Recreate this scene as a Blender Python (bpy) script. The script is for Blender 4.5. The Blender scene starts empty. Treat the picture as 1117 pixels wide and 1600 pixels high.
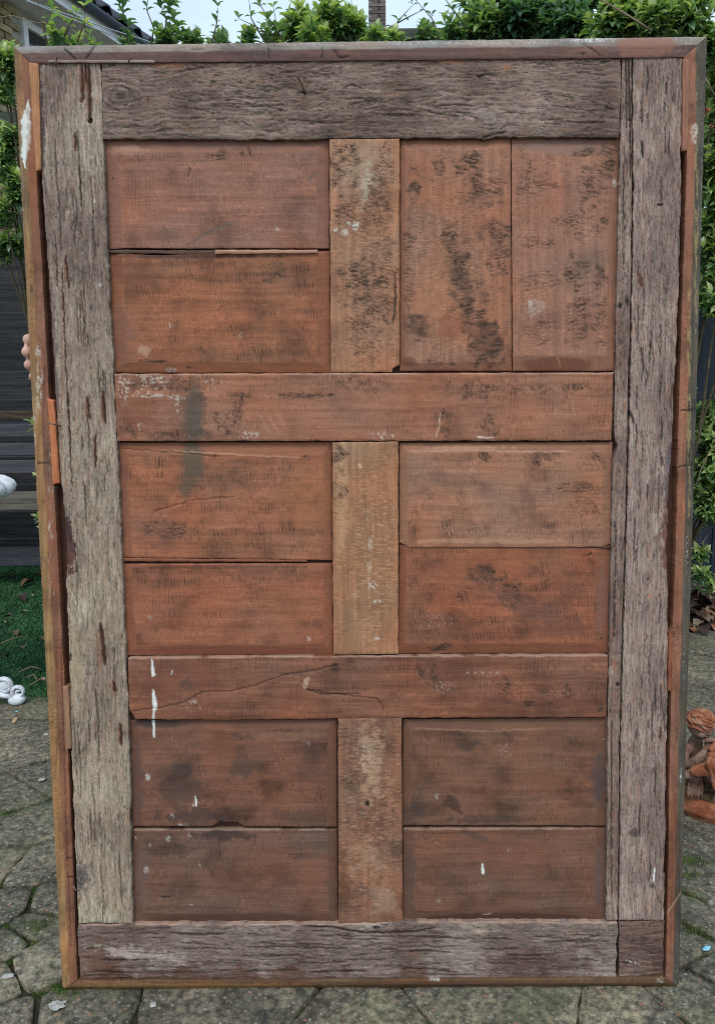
import bpy, bmesh, math, random
import numpy as np
from mathutils import Vector, Matrix, Euler
random.seed(7)
RNG = np.random.default_rng(11)
PI = math.pi
scene = bpy.context.scene
COL = scene.collection

# ------------------------------------------------------------------ camera
LEAN = math.radians(4.0)                       # the door leans back by this much
CL, SL = math.cos(LEAN), math.sin(LEAN)
def pw(X, U, N):                               # door plane coordinates (across, up, towards viewer) -> world
    return Vector((X, -N * CL + U * SL, U * CL + N * SL))
def pd(X, U, N):
    return Vector((X, -N * CL + U * SL, U * CL + N * SL))
CAM = np.array([-0.00310623, 1.15375825, 1.51840595])
FWD = np.array([-0.00786926, -0.09396977, -0.99554395])
UPV = np.array([0.00903943, 0.99552741, -0.09403966])
FWD = FWD / np.linalg.norm(FWD)
UPV = UPV - FWD * UPV.dot(FWD); UPV /= np.linalg.norm(UPV)
RGT = np.cross(FWD, UPV)
cam_d = bpy.data.cameras.new('camera'); cam = bpy.data.objects.new('camera', cam_d); COL.objects.link(cam)
cam_d.sensor_fit = 'VERTICAL'; cam_d.sensor_height = 24.0; cam_d.lens = 24.0 * 1200 / 1600
cam_d.clip_start = 0.02; cam_d.clip_end = 600
wf, wu, wr = pd(*FWD), pd(*UPV), pd(*RGT)
wc = pw(*CAM)
M = Matrix(((wr.x, wu.x, -wf.x, wc.x), (wr.y, wu.y, -wf.y, wc.y), (wr.z, wu.z, -wf.z, wc.z), (0, 0, 0, 1)))
cam.matrix_world = M
scene.camera = cam
scene.render.resolution_x, scene.render.resolution_y = 714, 1024

# ------------------------------------------------------------------ world and sun (bright overcast)
SUN_EL, SUN_AZ = math.radians(56), math.radians(190)      # azimuth clockwise from +Y
w = bpy.data.worlds.new('World'); scene.world = w; w.use_nodes = True
nt = w.node_tree; nt.nodes.clear()
o_ = nt.nodes.new('ShaderNodeOutputWorld'); bg = nt.nodes.new('ShaderNodeBackground')
sky = nt.nodes.new('ShaderNodeTexSky'); sky.sky_type = 'NISHITA'; sky.sun_disc = False
sky.sun_elevation = SUN_EL; sky.sun_rotation = SUN_AZ; sky.dust_density = 2.0; sky.air_density = 1.0
tc = nt.nodes.new('ShaderNodeTexCoord'); mp = nt.nodes.new('ShaderNodeMapping'); mp.inputs['Scale'].default_value = (1, 1, 2.4)
cn = nt.nodes.new('ShaderNodeTexNoise'); cn.inputs['Scale'].default_value = 2.2; cn.inputs['Detail'].default_value = 7
cr = nt.nodes.new('ShaderNodeMapRange'); cr.inputs[1].default_value = 0.35; cr.inputs[2].default_value = 0.65
cr.inputs[3].default_value = 0.55; cr.inputs[4].default_value = 0.95
mx = nt.nodes.new('ShaderNodeMix'); mx.data_type = 'RGBA'; mx.inputs[7].default_value = (5.7, 7.1, 8.5, 1)
nt.links.new(tc.outputs['Generated'], mp.inputs[0]); nt.links.new(mp.outputs[0], cn.inputs['Vector'])
nt.links.new(cn.outputs[0], cr.inputs[0]); nt.links.new(cr.outputs[0], mx.inputs[0])
nt.links.new(sky.outputs[0], mx.inputs[6]); nt.links.new(mx.outputs[2], bg.inputs[0])
bg.inputs[1].default_value = 0.125; nt.links.new(bg.outputs[0], o_.inputs[0])
sun_d = bpy.data.lights.new('sun', 'SUN'); sun = bpy.data.objects.new('sun', sun_d); COL.objects.link(sun)
sun_d.energy = 1.3; sun_d.angle = math.radians(22); sun_d.color = (1, 0.965, 0.91)
sd = Vector((math.sin(SUN_AZ) * math.cos(SUN_EL), math.cos(SUN_AZ) * math.cos(SUN_EL), math.sin(SUN_EL)))
sun.rotation_euler = sd.to_track_quat('Z', 'Y').to_euler(); sun.location = sd * 20
vs = scene.view_settings; vs.view_transform = 'Standard'; vs.look = 'None'; vs.gamma = 1; vs.use_curve_mapping = False; vs.exposure = 0.36
scene.cycles.filter_width = 1.0; scene.cycles.use_denoising = False
scene.cycles.max_bounces = 6; scene.cycles.diffuse_bounces = 4; scene.cycles.transparent_max_bounces = 6

# ------------------------------------------------------------------ photograph pixel -> place
def ray(px, py):
    px = np.asarray(px, float); py = np.asarray(py, float)
    a = (px - 558.5) / 1200.0; b = -(py - 800.0) / 1200.0
    return FWD[None] + a.reshape(-1, 1) * RGT[None] + b.reshape(-1, 1) * UPV[None]
def plane_pts(px, py, n):                      # points of the door's plane (or one n in front of it)
    d = ray(px, py); t = (np.asarray(n, float).reshape(-1) - CAM[2]) / d[:, 2]
    return CAM[0] + d[:, 0] * t, CAM[1] + d[:, 1] * t
def wray(px, py):
    d = ray([px], [py])[0]; return pd(*d)
def at_z(px, py, z=0.0):
    d = wray(px, py); t = (z - wc.z) / d.z; return wc + d * t
def at_y(px, py, y):
    d = wray(px, py); t = (y - wc.y) / d.y; return wc + d * t
def project(p):
    v = Vector(p) - wc; z = v.dot(wf)
    if z <= 0.01: return None
    return 558.5 + 1200 * v.dot(wr) / z, 800 - 1200 * v.dot(wu) / z, z

def lin(c, k=1.0):
    r = []
    for v in c[:3]:
        v = v / 255.0
        r.append((v / 12.92 if v <= 0.04045 else ((v + 0.055) / 1.055) ** 2.4) * k)
    return r

# ------------------------------------------------------------------ tagging and linking
def tag(o, label=None, cat=None, group=None, kind=None):
    if label: o['label'] = label
    if cat: o['category'] = cat
    if group: o['group'] = group
    if kind: o['kind'] = kind
    return o
def empty(name, loc=(0, 0, 0), rot=(0, 0, 0), parent=None):
    o = bpy.data.objects.new(name, None); COL.objects.link(o); o.location = loc; o.rotation_euler = rot
    o.empty_display_size = 0.05
    if parent: o.parent = parent
    return o
def link(name, me, mat=None, parent=None, smooth=False, loc=None, rot=None):
    if mat is not None and not me.materials: me.materials.append(mat)
    if smooth: me.polygons.foreach_set('use_smooth', [True] * len(me.polygons))
    o = bpy.data.objects.new(name, me); COL.objects.link(o)
    if parent: o.parent = parent
    if loc is not None: o.location = loc
    if rot is not None: o.rotation_euler = rot
    return o
def mesh_np(name, V, F, cols=None, smooth=True):
    """fast mesh from arrays; F is a list of equal-length index arrays or one (n,k) array"""
    me = bpy.data.meshes.new(name)
    Fs = F if isinstance(F, list) else [F]
    Fs = [np.asarray(f, np.int32) for f in Fs if len(f)]
    V = np.asarray(V, np.float32)
    me.vertices.add(len(V)); me.vertices.foreach_set('co', V.ravel())
    nl = sum(f.size for f in Fs); npoly = sum(len(f) for f in Fs)
    me.loops.add(nl); me.loops.foreach_set('vertex_index', np.concatenate([f.ravel() for f in Fs]))
    starts, s = [], 0
    for f in Fs:
        starts.append(s + np.arange(len(f)) * f.shape[1]); s += f.size
    me.polygons.add(npoly); me.polygons.foreach_set('loop_start', np.concatenate(starts).astype(np.int32))
    me.polygons.foreach_set('use_smooth', np.full(npoly, smooth))
    me.update(calc_edges=True)
    if cols is not None:
        a = me.color_attributes.new('Col', 'FLOAT_COLOR', 'POINT')
        a.data.foreach_set('color', np.asarray(cols, np.float32).ravel())
    return me
def bm_mesh(name, bm):
    me = bpy.data.meshes.new(name); bm.to_mesh(me); bm.free(); return me
def bm_box(bm, c, s, rot=None, bev=0.0):
    r = bmesh.ops.create_cube(bm, size=1.0)
    m = Matrix.Translation(c) @ (Euler(rot).to_matrix().to_4x4() if rot is not None else Matrix.Identity(4)) @ Matrix.Diagonal((s[0], s[1], s[2], 1))
    bmesh.ops.transform(bm, matrix=m, verts=r['verts'])
    if bev:
        es = {e for v in r['verts'] for e in v.link_edges}
        bmesh.ops.bevel(bm, geom=list(es), offset=bev, segments=2, affect='EDGES', profile=0.7)
def box_mesh(name, s, bev=0.004):
    bm = bmesh.new(); bm_box(bm, (0, 0, 0), s, None, bev); return bm_mesh(name, bm)
def tube_arrays(pts, rad, seg=6, closed_ends=True):
    pts = [Vector(p) for p in pts]; n = len(pts)
    rad = [rad] * n if not hasattr(rad, '__len__') else rad
    V, F = [], []
    up = Vector((0.13, 0.21, 0.97))
    for i, p in enumerate(pts):
        t = (pts[min(i + 1, n - 1)] - pts[max(i - 1, 0)]).normalized()
        a = t.cross(up)
        if a.length < 1e-3: a = t.cross(Vector((1, 0, 0)))
        a.normalize(); b = t.cross(a)
        for k in range(seg):
            th = 2 * PI * k / seg
            V.append(p + (a * math.cos(th) + b * math.sin(th)) * rad[i])
    for i in range(n - 1):
        for k in range(seg):
            k2 = (k + 1) % seg
            F.append((i * seg + k, i * seg + k2, (i + 1) * seg + k2, (i + 1) * seg + k))
    return V, F
def tube_mesh(name, pts, rad, seg=6):
    V, F = tube_arrays(pts, rad, seg); n = len(V)
    bm = bmesh.new(); vs_ = [bm.verts.new(v) for v in V]
    for f in F: bm.faces.new([vs_[i] for i in f])
    bm.faces.new(vs_[:seg][::-1]); bm.faces.new(vs_[-seg:])
    for f in bm.faces: f.smooth = True
    return bm_mesh(name, bm)
def lathe_mesh(name, prof, seg=32, lobes=0, amp=0.0):
    V, F = [], []
    for r, z in prof:
        for k in range(seg):
            th = 2 * PI * k / seg
            rr = r * (1 + amp * abs(math.sin(th * lobes / 2))) if lobes else r
            V.append((rr * math.cos(th), rr * math.sin(th), z))
    for i in range(len(prof) - 1):
        for k in range(seg):
            k2 = (k + 1) % seg; F.append((i * seg + k, i * seg + k2, (i + 1) * seg + k2, (i + 1) * seg + k))
    return mesh_np(name, V, np.array(F))

# ------------------------------------------------------------------ noise
def _h(ix, iy, seed):
    h = (ix.astype(np.uint32) * np.uint32(374761393) + iy.astype(np.uint32) * np.uint32(668265263) + np.uint32((seed * 974634777 + 12345) & 0xffffffff))
    h ^= h >> np.uint32(13); h *= np.uint32(1274126177); h ^= h >> np.uint32(16)
    return h
def gn(x, y, seed=0):
    x = np.asarray(x, np.float64); y = np.asarray(y, np.float64)
    x0 = np.floor(x); y0 = np.floor(y); fx = x - x0; fy = y - y0
    x0 = x0.astype(np.int64); y0 = y0.astype(np.int64)
    u = fx * fx * fx * (fx * (fx * 6 - 15) + 10); v = fy * fy * fy * (fy * (fy * 6 - 15) + 10)
    def g(i, j):
        a = (_h(x0 + i, y0 + j, seed) & np.uint32(1023)).astype(np.float64) * (2 * PI / 1024)
        return np.cos(a) * (fx - i) + np.sin(a) * (fy - j)
    return ((g(0, 0) * (1 - u) + g(1, 0) * u) * (1 - v) + (g(0, 1) * (1 - u) + g(1, 1) * u) * v) * 1.5
def fbm(x, y, seed=0, o=4, gain=0.5):
    s = 0; a = 1; t = 0
    for i in range(o):
        s = s + a * gn(x * 2 ** i, y * 2 ** i, seed + i * 17); t += a; a *= gain
    return s / t * 1.4
def sstep(a, b, x):
    t = np.clip((x - a) / (b - a), 0, 1); return t * t * (3 - 2 * t)
def mixc(c, d, m):
    return c + (np.asarray(d)[None] - c) * m[:, None]

# ------------------------------------------------------------------ node materials
def nodes_mat(name):
    m = bpy.data.materials.new(name); m.use_nodes = True
    n = m.node_tree.nodes; b = n['Principled BSDF']; return m, m.node_tree, n, b
def N(t, kind, **kw):
    n = t.nodes.new(kind)
    for k, v in kw.items():
        if k in n.inputs: n.inputs[k].default_value = v
        else: setattr(n, k, v)
    return n
def wood_mat(name, along, fine=1.0, bump=0.35, rough=0.78, grain_amt=0.35, spec=0.25):
    """colour comes from the board's own colour attribute; nodes add the fine grain and pores"""
    m, t, n, b = nodes_mat(name)
    at = N(t, 'ShaderNodeAttribute'); at.attribute_name = 'Col'
    co = N(t, 'ShaderNodeTexCoord')
    def mp(sa, sc):
        q = N(t, 'ShaderNodeMapping')
        q.inputs['Scale'].default_value = (sa, 300, sc) if along == 'x' else (sc, 300, sa)
        t.links.new(co.outputs['Object'], q.inputs[0]); return q
    a = mp(28 * fine, 420 * fine); g1 = N(t, 'ShaderNodeTexNoise', Scale=1.0, Detail=4.0, Roughness=0.6); t.links.new(a.outputs[0], g1.inputs['Vector'])
    a2 = mp(9 * fine, 130 * fine); g2 = N(t, 'ShaderNodeTexNoise', Scale=1.0, Detail=5.0, Roughness=0.65, Distortion=0.6); t.links.new(a2.outputs[0], g2.inputs['Vector'])
    a3 = mp(300, 420); g3 = N(t, 'ShaderNodeTexNoise', Scale=1.0, Detail=3.0, Roughness=0.7); t.links.new(a3.outputs[0], g3.inputs['Vector'])
    def mul(x, y, op='MULTIPLY'):
        q = N(t, 'ShaderNodeMath', operation=op)
        for i, s in enumerate((x, y)):
            if isinstance(s, (int, float)): q.inputs[i].default_value = s
            else: t.links.new(s, q.inputs[i])
        return q.outputs[0]
    s1 = mul(mul(g1.outputs[0], 0.4), mul(g2.outputs[0], 0.35), 'ADD'); s = mul(s1, mul(g3.outputs[0], 0.25), 'ADD')
    mr = N(t, 'ShaderNodeMapRange'); mr.inputs[1].default_value = 0.32; mr.inputs[2].default_value = 0.68
    mr.inputs[3].default_value = 1 - grain_amt; mr.inputs[4].default_value = 1 + grain_amt * 0.9; t.links.new(s, mr.inputs[0])
    vm = N(t, 'ShaderNodeVectorMath', operation='SCALE'); t.links.new(at.outputs['Color'], vm.inputs[0]); t.links.new(mr.outputs[0], vm.inputs['Scale'])
    t.links.new(vm.outputs[0], b.inputs['Base Color'])
    bp = N(t, 'ShaderNodeBump', Strength=bump, Distance=0.0016); t.links.new(s, bp.inputs['Height']); t.links.new(bp.outputs[0], b.inputs['Normal'])
    b.inputs['Roughness'].default_value = rough; b.inputs['Specular IOR Level'].default_value = spec
    return m
M_OAK_V = wood_mat('weathered_oak_vertical', 'z', 1.0, 0.7, 0.88, 0.60, 0.15)
M_OAK_H = wood_mat('weathered_oak_horizontal', 'x', 1.0, 0.7, 0.88, 0.60, 0.15)
M_PINE_V = wood_mat('brown_wood_vertical', 'z', 0.9, 0.55, 0.7, 0.22, 0.25)
M_PINE_H = wood_mat('brown_wood_horizontal', 'x', 0.9, 0.55, 0.7, 0.22, 0.25)

def simple_mat(name, c1, c2, scale=8.0, rough=0.8, bump=0.2, stretch=(1, 1, 1), detail=6, spec=0.3, c3=None, bdist=0.004, obj_random=0.0, lo=.38, hi=.64):
    m, t, n, b = nodes_mat(name)
    co = N(t, 'ShaderNodeTexCoord'); mp = N(t, 'ShaderNodeMapping'); mp.inputs['Scale'].default_value = stretch
    t.links.new(co.outputs['Object'], mp.inputs[0])
    ns = N(t, 'ShaderNodeTexNoise', Scale=scale, Detail=detail, Roughness=0.62); t.links.new(mp.outputs[0], ns.inputs['Vector'])
    rp = N(t, 'ShaderNodeValToRGB'); e = rp.color_ramp.elements
    e[0].position = lo; e[0].color = (*c1, 1); e[1].position = hi; e[1].color = (*c2, 1)
    if c3: q = e.new(0.75); q.color = (*c3, 1)
    t.links.new(ns.outputs[0], rp.inputs[0]); last = rp.outputs[0]
    if obj_random:
        oi = N(t, 'ShaderNodeObjectInfo'); mr = N(t, 'ShaderNodeMapRange'); mr.inputs[3].default_value = 1 - obj_random; mr.inputs[4].default_value = 1 + obj_random
        t.links.new(oi.outputs['Random'], mr.inputs[0]); vm = N(t, 'ShaderNodeVectorMath', operation='SCALE')
        t.links.new(last, vm.inputs[0]); t.links.new(mr.outputs[0], vm.inputs['Scale']); last = vm.outputs[0]
    t.links.new(last, b.inputs['Base Color'])
    n2 = N(t, 'ShaderNodeTexNoise', Scale=scale * 5, Detail=5.0); t.links.new(mp.outputs[0], n2.inputs['Vector'])
    bp = N(t, 'ShaderNodeBump', Strength=bump, Distance=bdist); t.links.new(n2.outputs[0], bp.inputs['Height']); t.links.new(bp.outputs[0], b.inputs['Normal'])
    b.inputs['Roughness'].default_value = rough; b.inputs['Specular IOR Level'].default_value = spec
    return m

# ================================================================== THE DOOR
K = 0.98                                        # photograph brightness -> surface colour
GREY = lin((140, 126, 116), K)
door = empty('panelled_door', (0, 0, 0), (-LEAN, 0, 0))
tag(door, 'tall weathered door of rust-brown panels and grey oak rails standing upright on paving', 'door')

def polyl(pts, s):
    pts = np.asarray(pts, float)
    d = np.concatenate([[0], np.cumsum(np.hypot(*np.diff(pts, axis=0).T))]); d /= d[-1]
    return np.interp(s, d, pts[:, 0]), np.interp(s, d, pts[:, 1])
def seg_dist(x, y, pts):
    """distance to a polyline and the parameter along it"""
    best = np.full(x.shape, 1e9); par = np.zeros(x.shape); pts = np.asarray(pts, float); n = len(pts) - 1
    for i in range(n):
        ax, ay = pts[i]; bx, by = pts[i + 1]; vx, vy = bx - ax, by - ay
        t = np.clip(((x - ax) * vx + (y - ay) * vy) / (vx * vx + vy * vy + 1e-9), 0, 1)
        d = np.hypot(x - ax - t * vx, y - ay - t * vy); m = d < best
        best = np.where(m, d, best); par = np.where(m, (i + t) / n, par)
    return best, par

def grain_coord(x, y, along, knots):
    a, l = (x, y) if along == 'v' else (y, x)
    a = a.copy(); kd = np.full(x.shape, 9.0)
    for (kx, ky, kr) in knots:
        ka, kl = (kx, ky) if along == 'v' else (ky, kx)
        da = a - ka; dl = (l - kl) / 1.35; d = np.hypot(da, dl) + 1e-3
        wgt = np.exp(-(d / (kr * 1.7)) ** 2)
        a = a * (1 - wgt) + (ka + np.sign(da) * d * 1.0) * wgt
        kd = np.minimum(kd, d / kr)
    return a, l, kd

def oak_field(x, y, along, seed, base, dark, pale, knots=(), rough=1.0, scale=1.0, wav=1.0):
    a, l, kd = grain_coord(x, y, along, knots)
    a2 = a + wav * (7 * gn(l / 190, a / 60, seed) + 2.6 * gn(l / 60, a / 26, seed + 1) + 0.9 * gn(l / 14, a / 7, seed + 2))
    n1 = fbm(a2 / (6.5 * scale), l / 85, seed + 3, 3)
    n2 = fbm(a2 / (3.4 * scale), l / 20, seed + 7, 2)
    n3 = fbm(a2 / (14 * scale), l / 160, seed + 9, 3)
    dens = 0.55 + 0.45 * fbm(x / 70, y / 90, seed + 21, 2)
    c1 = sstep(0.085, 0.0, np.abs(n1)) * sstep(-0.25, 0.35, dens)
    c2 = sstep(0.11, 0.0, np.abs(n2 + 0.05)) * 0.55
    crack = np.clip(c1 + c2 * 0.8, 0, 1)
    disp = (0.9 * fbm(a2 / 5, l / 40, seed + 30, 2) + 0.5 * n3 - 1.3 * c1 - 0.6 * c2) * 0.0008 * rough
    big = fbm(x / 110, y / 150, seed + 40, 3)
    c = np.tile(np.asarray(base)[None], (x.size, 1))
    c = mixc(c, dark, 0.55 * sstep(0.02, 0.55, big)); c = mixc(c, pale, 0.6 * sstep(0.0, 0.6, -big))
    wob = a2 + 1.1 * gn(l / 6.0, a / 5, seed + 51)
    st = fbm(wob / 4.6, l / 90, seed + 50, 3); st2 = fbm(wob / 2.1, l / 20, seed + 55, 2)
    c = c * 1.16 * (1 + 0.30 * st + 0.34 * st2)[:, None]; disp = disp + 0.00045 * st2
    warm = sstep(0.25, 0.6, fbm(a2 / 5, l / 35, seed + 60, 2))
    c = mixc(c, np.asarray(base) * np.array([1.25, 0.8, 0.55]), 0.35 * warm)
    c = c * (1 - 0.50 * crack * rough ** 0.3)[:, None]
    if knots:
        ring = 0.5 + 0.5 * np.sin(kd * 16 + 2 * gn(x / 9, y / 9, seed + 70))
        k = sstep(1.0, 0.7, kd)
        c = c * (1 - 0.35 * k * ring)[:, None]; disp = disp - 0.0012 * k * ring
        c = c * (1 - 0.5 * sstep(0.35, 0.15, kd))[:, None]
    return c, disp

def pine_field(x, y, along, seed, base, saw=0.6, saw_tilt=0.08, saw_p=5.2, blotch=0.3, grain=0.12, crumb=0.3):
    a, l = (x, y) if along == 'v' else (y, x)
    a2 = a + 5 * gn(l / 160, a / 50, seed) + 1.6 * gn(l / 40, a / 20, seed + 1)
    g = fbm(a2 / 3.2, l / 110, seed + 2, 3); g2 = fbm(a2 / 12, l / 260, seed + 4, 2)
    big = fbm(x / 62, y / 48, seed + 5, 4); hue = fbm(x / 120, y / 90, seed + 6, 2)
    c = np.tile(np.asarray(base)[None], (x.size, 1))
    c = c * (1 + grain * g + 0.9 * grain * g2 + 0.13 * fbm(a2 / 9, l / 420, seed + 71, 2))[:, None]
    blotch = blotch * 1.25
    c = c * (1 - blotch * sstep(-0.1, 0.75, big) + 0.12 * sstep(0.1, 0.7, -big))[:, None]
    c = c * (1 + hue[:, None] * np.array([0.15, -0.03, -0.20]))
    # saw marks run across the grain in patches
    ph = (l + saw_tilt * a + 2.2 * gn(l / 37, a / 70, seed + 8) + 0.0008 * (a - a.mean()) ** 2) / saw_p
    am = 0.5 + 0.5 * gn(np.floor(ph) * 3.7, a / 55, seed + 9) * 1.6
    ln = np.clip(np.sin(ph * 2 * PI), 0, 1) ** 1.5 * np.clip(am, 0, 1)
    patch = sstep(-0.12, 0.38, fbm(x / 48, y / 34, seed + 12, 3))
    fine = 0.5 + 0.5 * gn(l / 1.6, a / 9, seed + 13)
    sm = min(1.0, saw * 1.35) * patch * ln
    c = c * (1 - 0.55 * sm)[:, None] * (1 - 0.10 * patch * saw * fine)[:, None]
    cr_ = sstep(0.18, 0.62, fbm(x / 3.4, y / 3.4, seed + 14, 2)) * sstep(0.1, 0.5, fbm(x / 34, y / 26, seed + 15, 3))
    c = c * (1 - 0.6 * crumb * cr_)[:, None]
    tick = gn(l / 1.7, a / 6.5, seed + 41) + 0.6 * gn(l / 3.1, a / 14, seed + 42)
    fib = gn(a2 / 1.5, l / 30, seed + 43)
    amp = 0.06 + 0.30 * sstep(-0.3, 0.5, fbm(x / 30, y / 25, seed + 44, 2))
    c = c * (1 + amp * tick + 0.07 * fib)[:, None]
    spot = sstep(0.50, 0.60, gn(x / 2.6, y / 2.6, seed + 45)) * sstep(0.0, 0.5, gn(x / 40, y / 40, seed + 46))
    c = c * (1 - 0.45 * spot)[:, None]
    disp = (0.05 * tick - 0.35 * sm - 0.5 * crumb * cr_ + 0.35 * g2 + 0.12 * g + 0.25 * gn(x / 30, y / 30, seed + 16)) * 0.001
    return c, disp

def stain(c, d, x, y, seed, cx, cy, rx, ry, rot=0.0, col=(0.05, 0.035, 0.03), k=0.6, rag=0.5, soft=0.5, scl=14, dep=0.0):
    r = math.radians(rot); dx, dy = x - cx, y - cy
    u = (dx * math.cos(r) + dy * math.sin(r)) / rx; v = (-dx * math.sin(r) + dy * math.cos(r)) / ry
    q = np.hypot(u, v) + rag * fbm(x / scl, y / scl, seed + 99, 4)
    m = sstep(1.0, 1.0 - soft, q)
    return mixc(c, col, k * m), d + dep * 0.001 * m
def torn(c, d, x, y, seed, cx, cy, rx, ry, rot=0.0, k=0.75, dirn=10.0, dens=0.0, col=(0.052, 0.027, 0.018), step=(19, 4.2)):
    """patch of torn, crumbly surface: short ragged pits lying along one direction"""
    r = math.radians(rot); dx, dy = x - cx, y - cy
    u = (dx * math.cos(r) + dy * math.sin(r)) / rx; v = (-dx * math.sin(r) + dy * math.cos(r)) / ry
    q = np.hypot(u, v) + 0.75 * fbm(x / 16, y / 16, seed + 5, 4)
    m = sstep(1.05, 0.45, q)
    t = math.radians(dirn); a = dx * math.cos(t) + dy * math.sin(t); b = -dx * math.sin(t) + dy * math.cos(t)
    b = b + 2.0 * gn(a / 14, b / 10, seed + 6)
    n = 0.62 * fbm(a / (step[0] * 1.5), b / (step[1] * 0.72), seed + 8, 3) + 0.5 * fbm(a / 5.5, b / 1.5, seed + 18, 2)
    loc = 0.72 + 0.9 * fbm(x / 22, y / 18, seed + 28, 3)
    pit = sstep(-0.16 - dens, 0.16 - dens, n) * m * np.clip(loc, 0, 1)
    rim = sstep(-0.35, -0.05, n) * (1 - sstep(-0.02, 0.2, n)) * m
    k = min(0.97, k * 1.15); c = mixc(c, np.asarray(col) * 2.2, 0.42 * k * m * np.clip(loc, 0, 1))
    c = mixc(c, col, np.clip(k * 1.12, 0, .97) * pit); c = c * (1 + 0.22 * rim)[:, None]
    return c, d - 0.0013 * pit + 0.0004 * rim
def comb(c, d, x, y, seed, cx, cy, rx, ry, rot=0.0, k=0.7, dirn=88.0, dens=0.0, step=None, col=(0.045, 0.022, 0.014), per=5.3):
    """rows of short parallel saw strokes pressed into the face"""
    r = math.radians(rot); dx, dy = x - cx, y - cy
    u = (dx * math.cos(r) + dy * math.sin(r)) / (rx * 1.1); v = (-dx * math.sin(r) + dy * math.cos(r)) / (ry * 1.15)
    q = np.hypot(u, v) + 0.6 * fbm(x / 20, y / 16, seed + 5, 3)
    m = sstep(1.1, 0.5, q)
    t = math.radians(dirn); a = dx * math.cos(t) + dy * math.sin(t); b = -dx * math.sin(t) + dy * math.cos(t)
    a = a + 2.5 * gn(b / 30, a / 30, seed + 2); row = np.floor(a / 25); fr = a / 25 - row
    b = b + 2.2 * gn(a / 40, b / 26, seed + 6) + 1.3 * gn(row * 5.3, row * 0 + .5, seed + 1)
    idx = np.floor(b / per)
    am = np.clip(0.65 + 1.2 * gn(idx * 2.7 + .3, row * 1.9 + .2, seed + 3), 0, 1)
    ln = np.clip(np.sin(2 * PI * b / per), 0, 1) ** 1.3 * am * sstep(0.0, 0.25, fr) * sstep(1.0, 0.7, fr)
    loc = np.clip(0.6 + 0.9 * fbm(x / 26, y / 20, seed + 28, 2), 0, 1)
    w = m * ln * loc * k * 1.9
    c = mixc(c, np.asarray(col) * 2.2, 0.30 * k * m * loc); c = mixc(c, col, np.clip(w, 0, .9))
    return c, d - 0.0007 * np.clip(w, 0, 1)
def hatch(c, d, x, y, seed, cx, cy, rx, ry, ang, col, k=0.5, ln=17, sp=1.7, th=.28):
    r = math.radians(ang); dx, dy = x - cx, y - cy; a = dx * math.cos(r) + dy * math.sin(r); b = -dx * math.sin(r) + dy * math.cos(r) + 1.5 * gn(a / 30 if False else dx / 40, dy / 40, seed)
    n = gn(a / ln, b / sp, seed) + .5 * gn(a / (ln * .5), b / (sp * 1.3), seed + 1)
    m = sstep(1.0, .5, np.hypot(dx / rx, dy / ry) + .4 * fbm(x / 18, y / 18, seed + 2, 2)) * sstep(th, th + .25, n)
    return mixc(c, col, k * m), d - 0.0002 * m
def line(c, d, x, y, seed, pts, wd=1.6, col=(0.02, 0.014, 0.012), k=0.9, dep=-2.0, wob=1.0, taper=True):
    xs = [p[0] for p in pts]; ys = [p[1] for p in pts]
    s = (x > min(xs) - 14) & (x < max(xs) + 14) & (y > min(ys) - 14) & (y < max(ys) + 14)
    if not s.any(): return c, d
    xx, yy = x[s] + wob * 1.3 * gn(x[s] / 9, y[s] / 9, seed), y[s] + wob * 1.3 * gn(x[s] / 9, y[s] / 9, seed + 3)
    q, t = seg_dist(xx, yy, pts)
    ww = wd * (np.minimum(1, 5 * np.minimum(t, 1 - t) + 0.25) if taper else 1.0)
    m = sstep(1.0, 0.35, q / (ww + 0.8))
    c = c.copy(); d = d.copy(); c[s] = mixc(c[s], col, k * m); d[s] += dep * 0.001 * m
    return c, d
WHITE = (0.70, 0.71, 0.73)
def paint(c, d, x, y, seed, pts, w0):
    """thick run of white paint: pts (x, y, halfwidth)"""
    p = [(a, b) for a, b, _ in pts]; s = np.hypot(x - pts[0][0], y - pts[0][1]) < 130
    if not s.any(): return c, d
    q, t = seg_dist(x[s] + 0.8 * gn(x[s] / 5, y[s] / 8, seed), y[s], p)
    ww = np.interp(t, np.linspace(0, 1, len(pts)), [a[2] for a in pts]) * w0
    m = sstep(1.0, 0.6, q / (ww + 0.01))
    c = c.copy(); d = d.copy(); c[s] = mixc(c[s], WHITE, 0.95 * m); d[s] += 0.0009 * m
    return c, d
def flecks(c, d, x, y, seed, cx, cy, rx, ry, k=0.7, th=0.25, scl=4.0, col=(0.58, 0.56, 0.55), aspect=1.0):
    q = np.hypot((x - cx) / rx, (y - cy) / ry) + 0.4 * fbm(x / 18, y / 18, seed, 3)
    m = sstep(1.0, 0.5, q) * sstep(th, th + 0.22, fbm(x / scl, y / (scl * aspect), seed + 4, 3))
    m = m * np.clip(0.75 + 0.7 * gn(x / 3.5, y / 3.5, seed + 9), 0.15, 1)
    return mixc(c, col, 0.9 * k * m), d + 0.0003 * m

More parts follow.
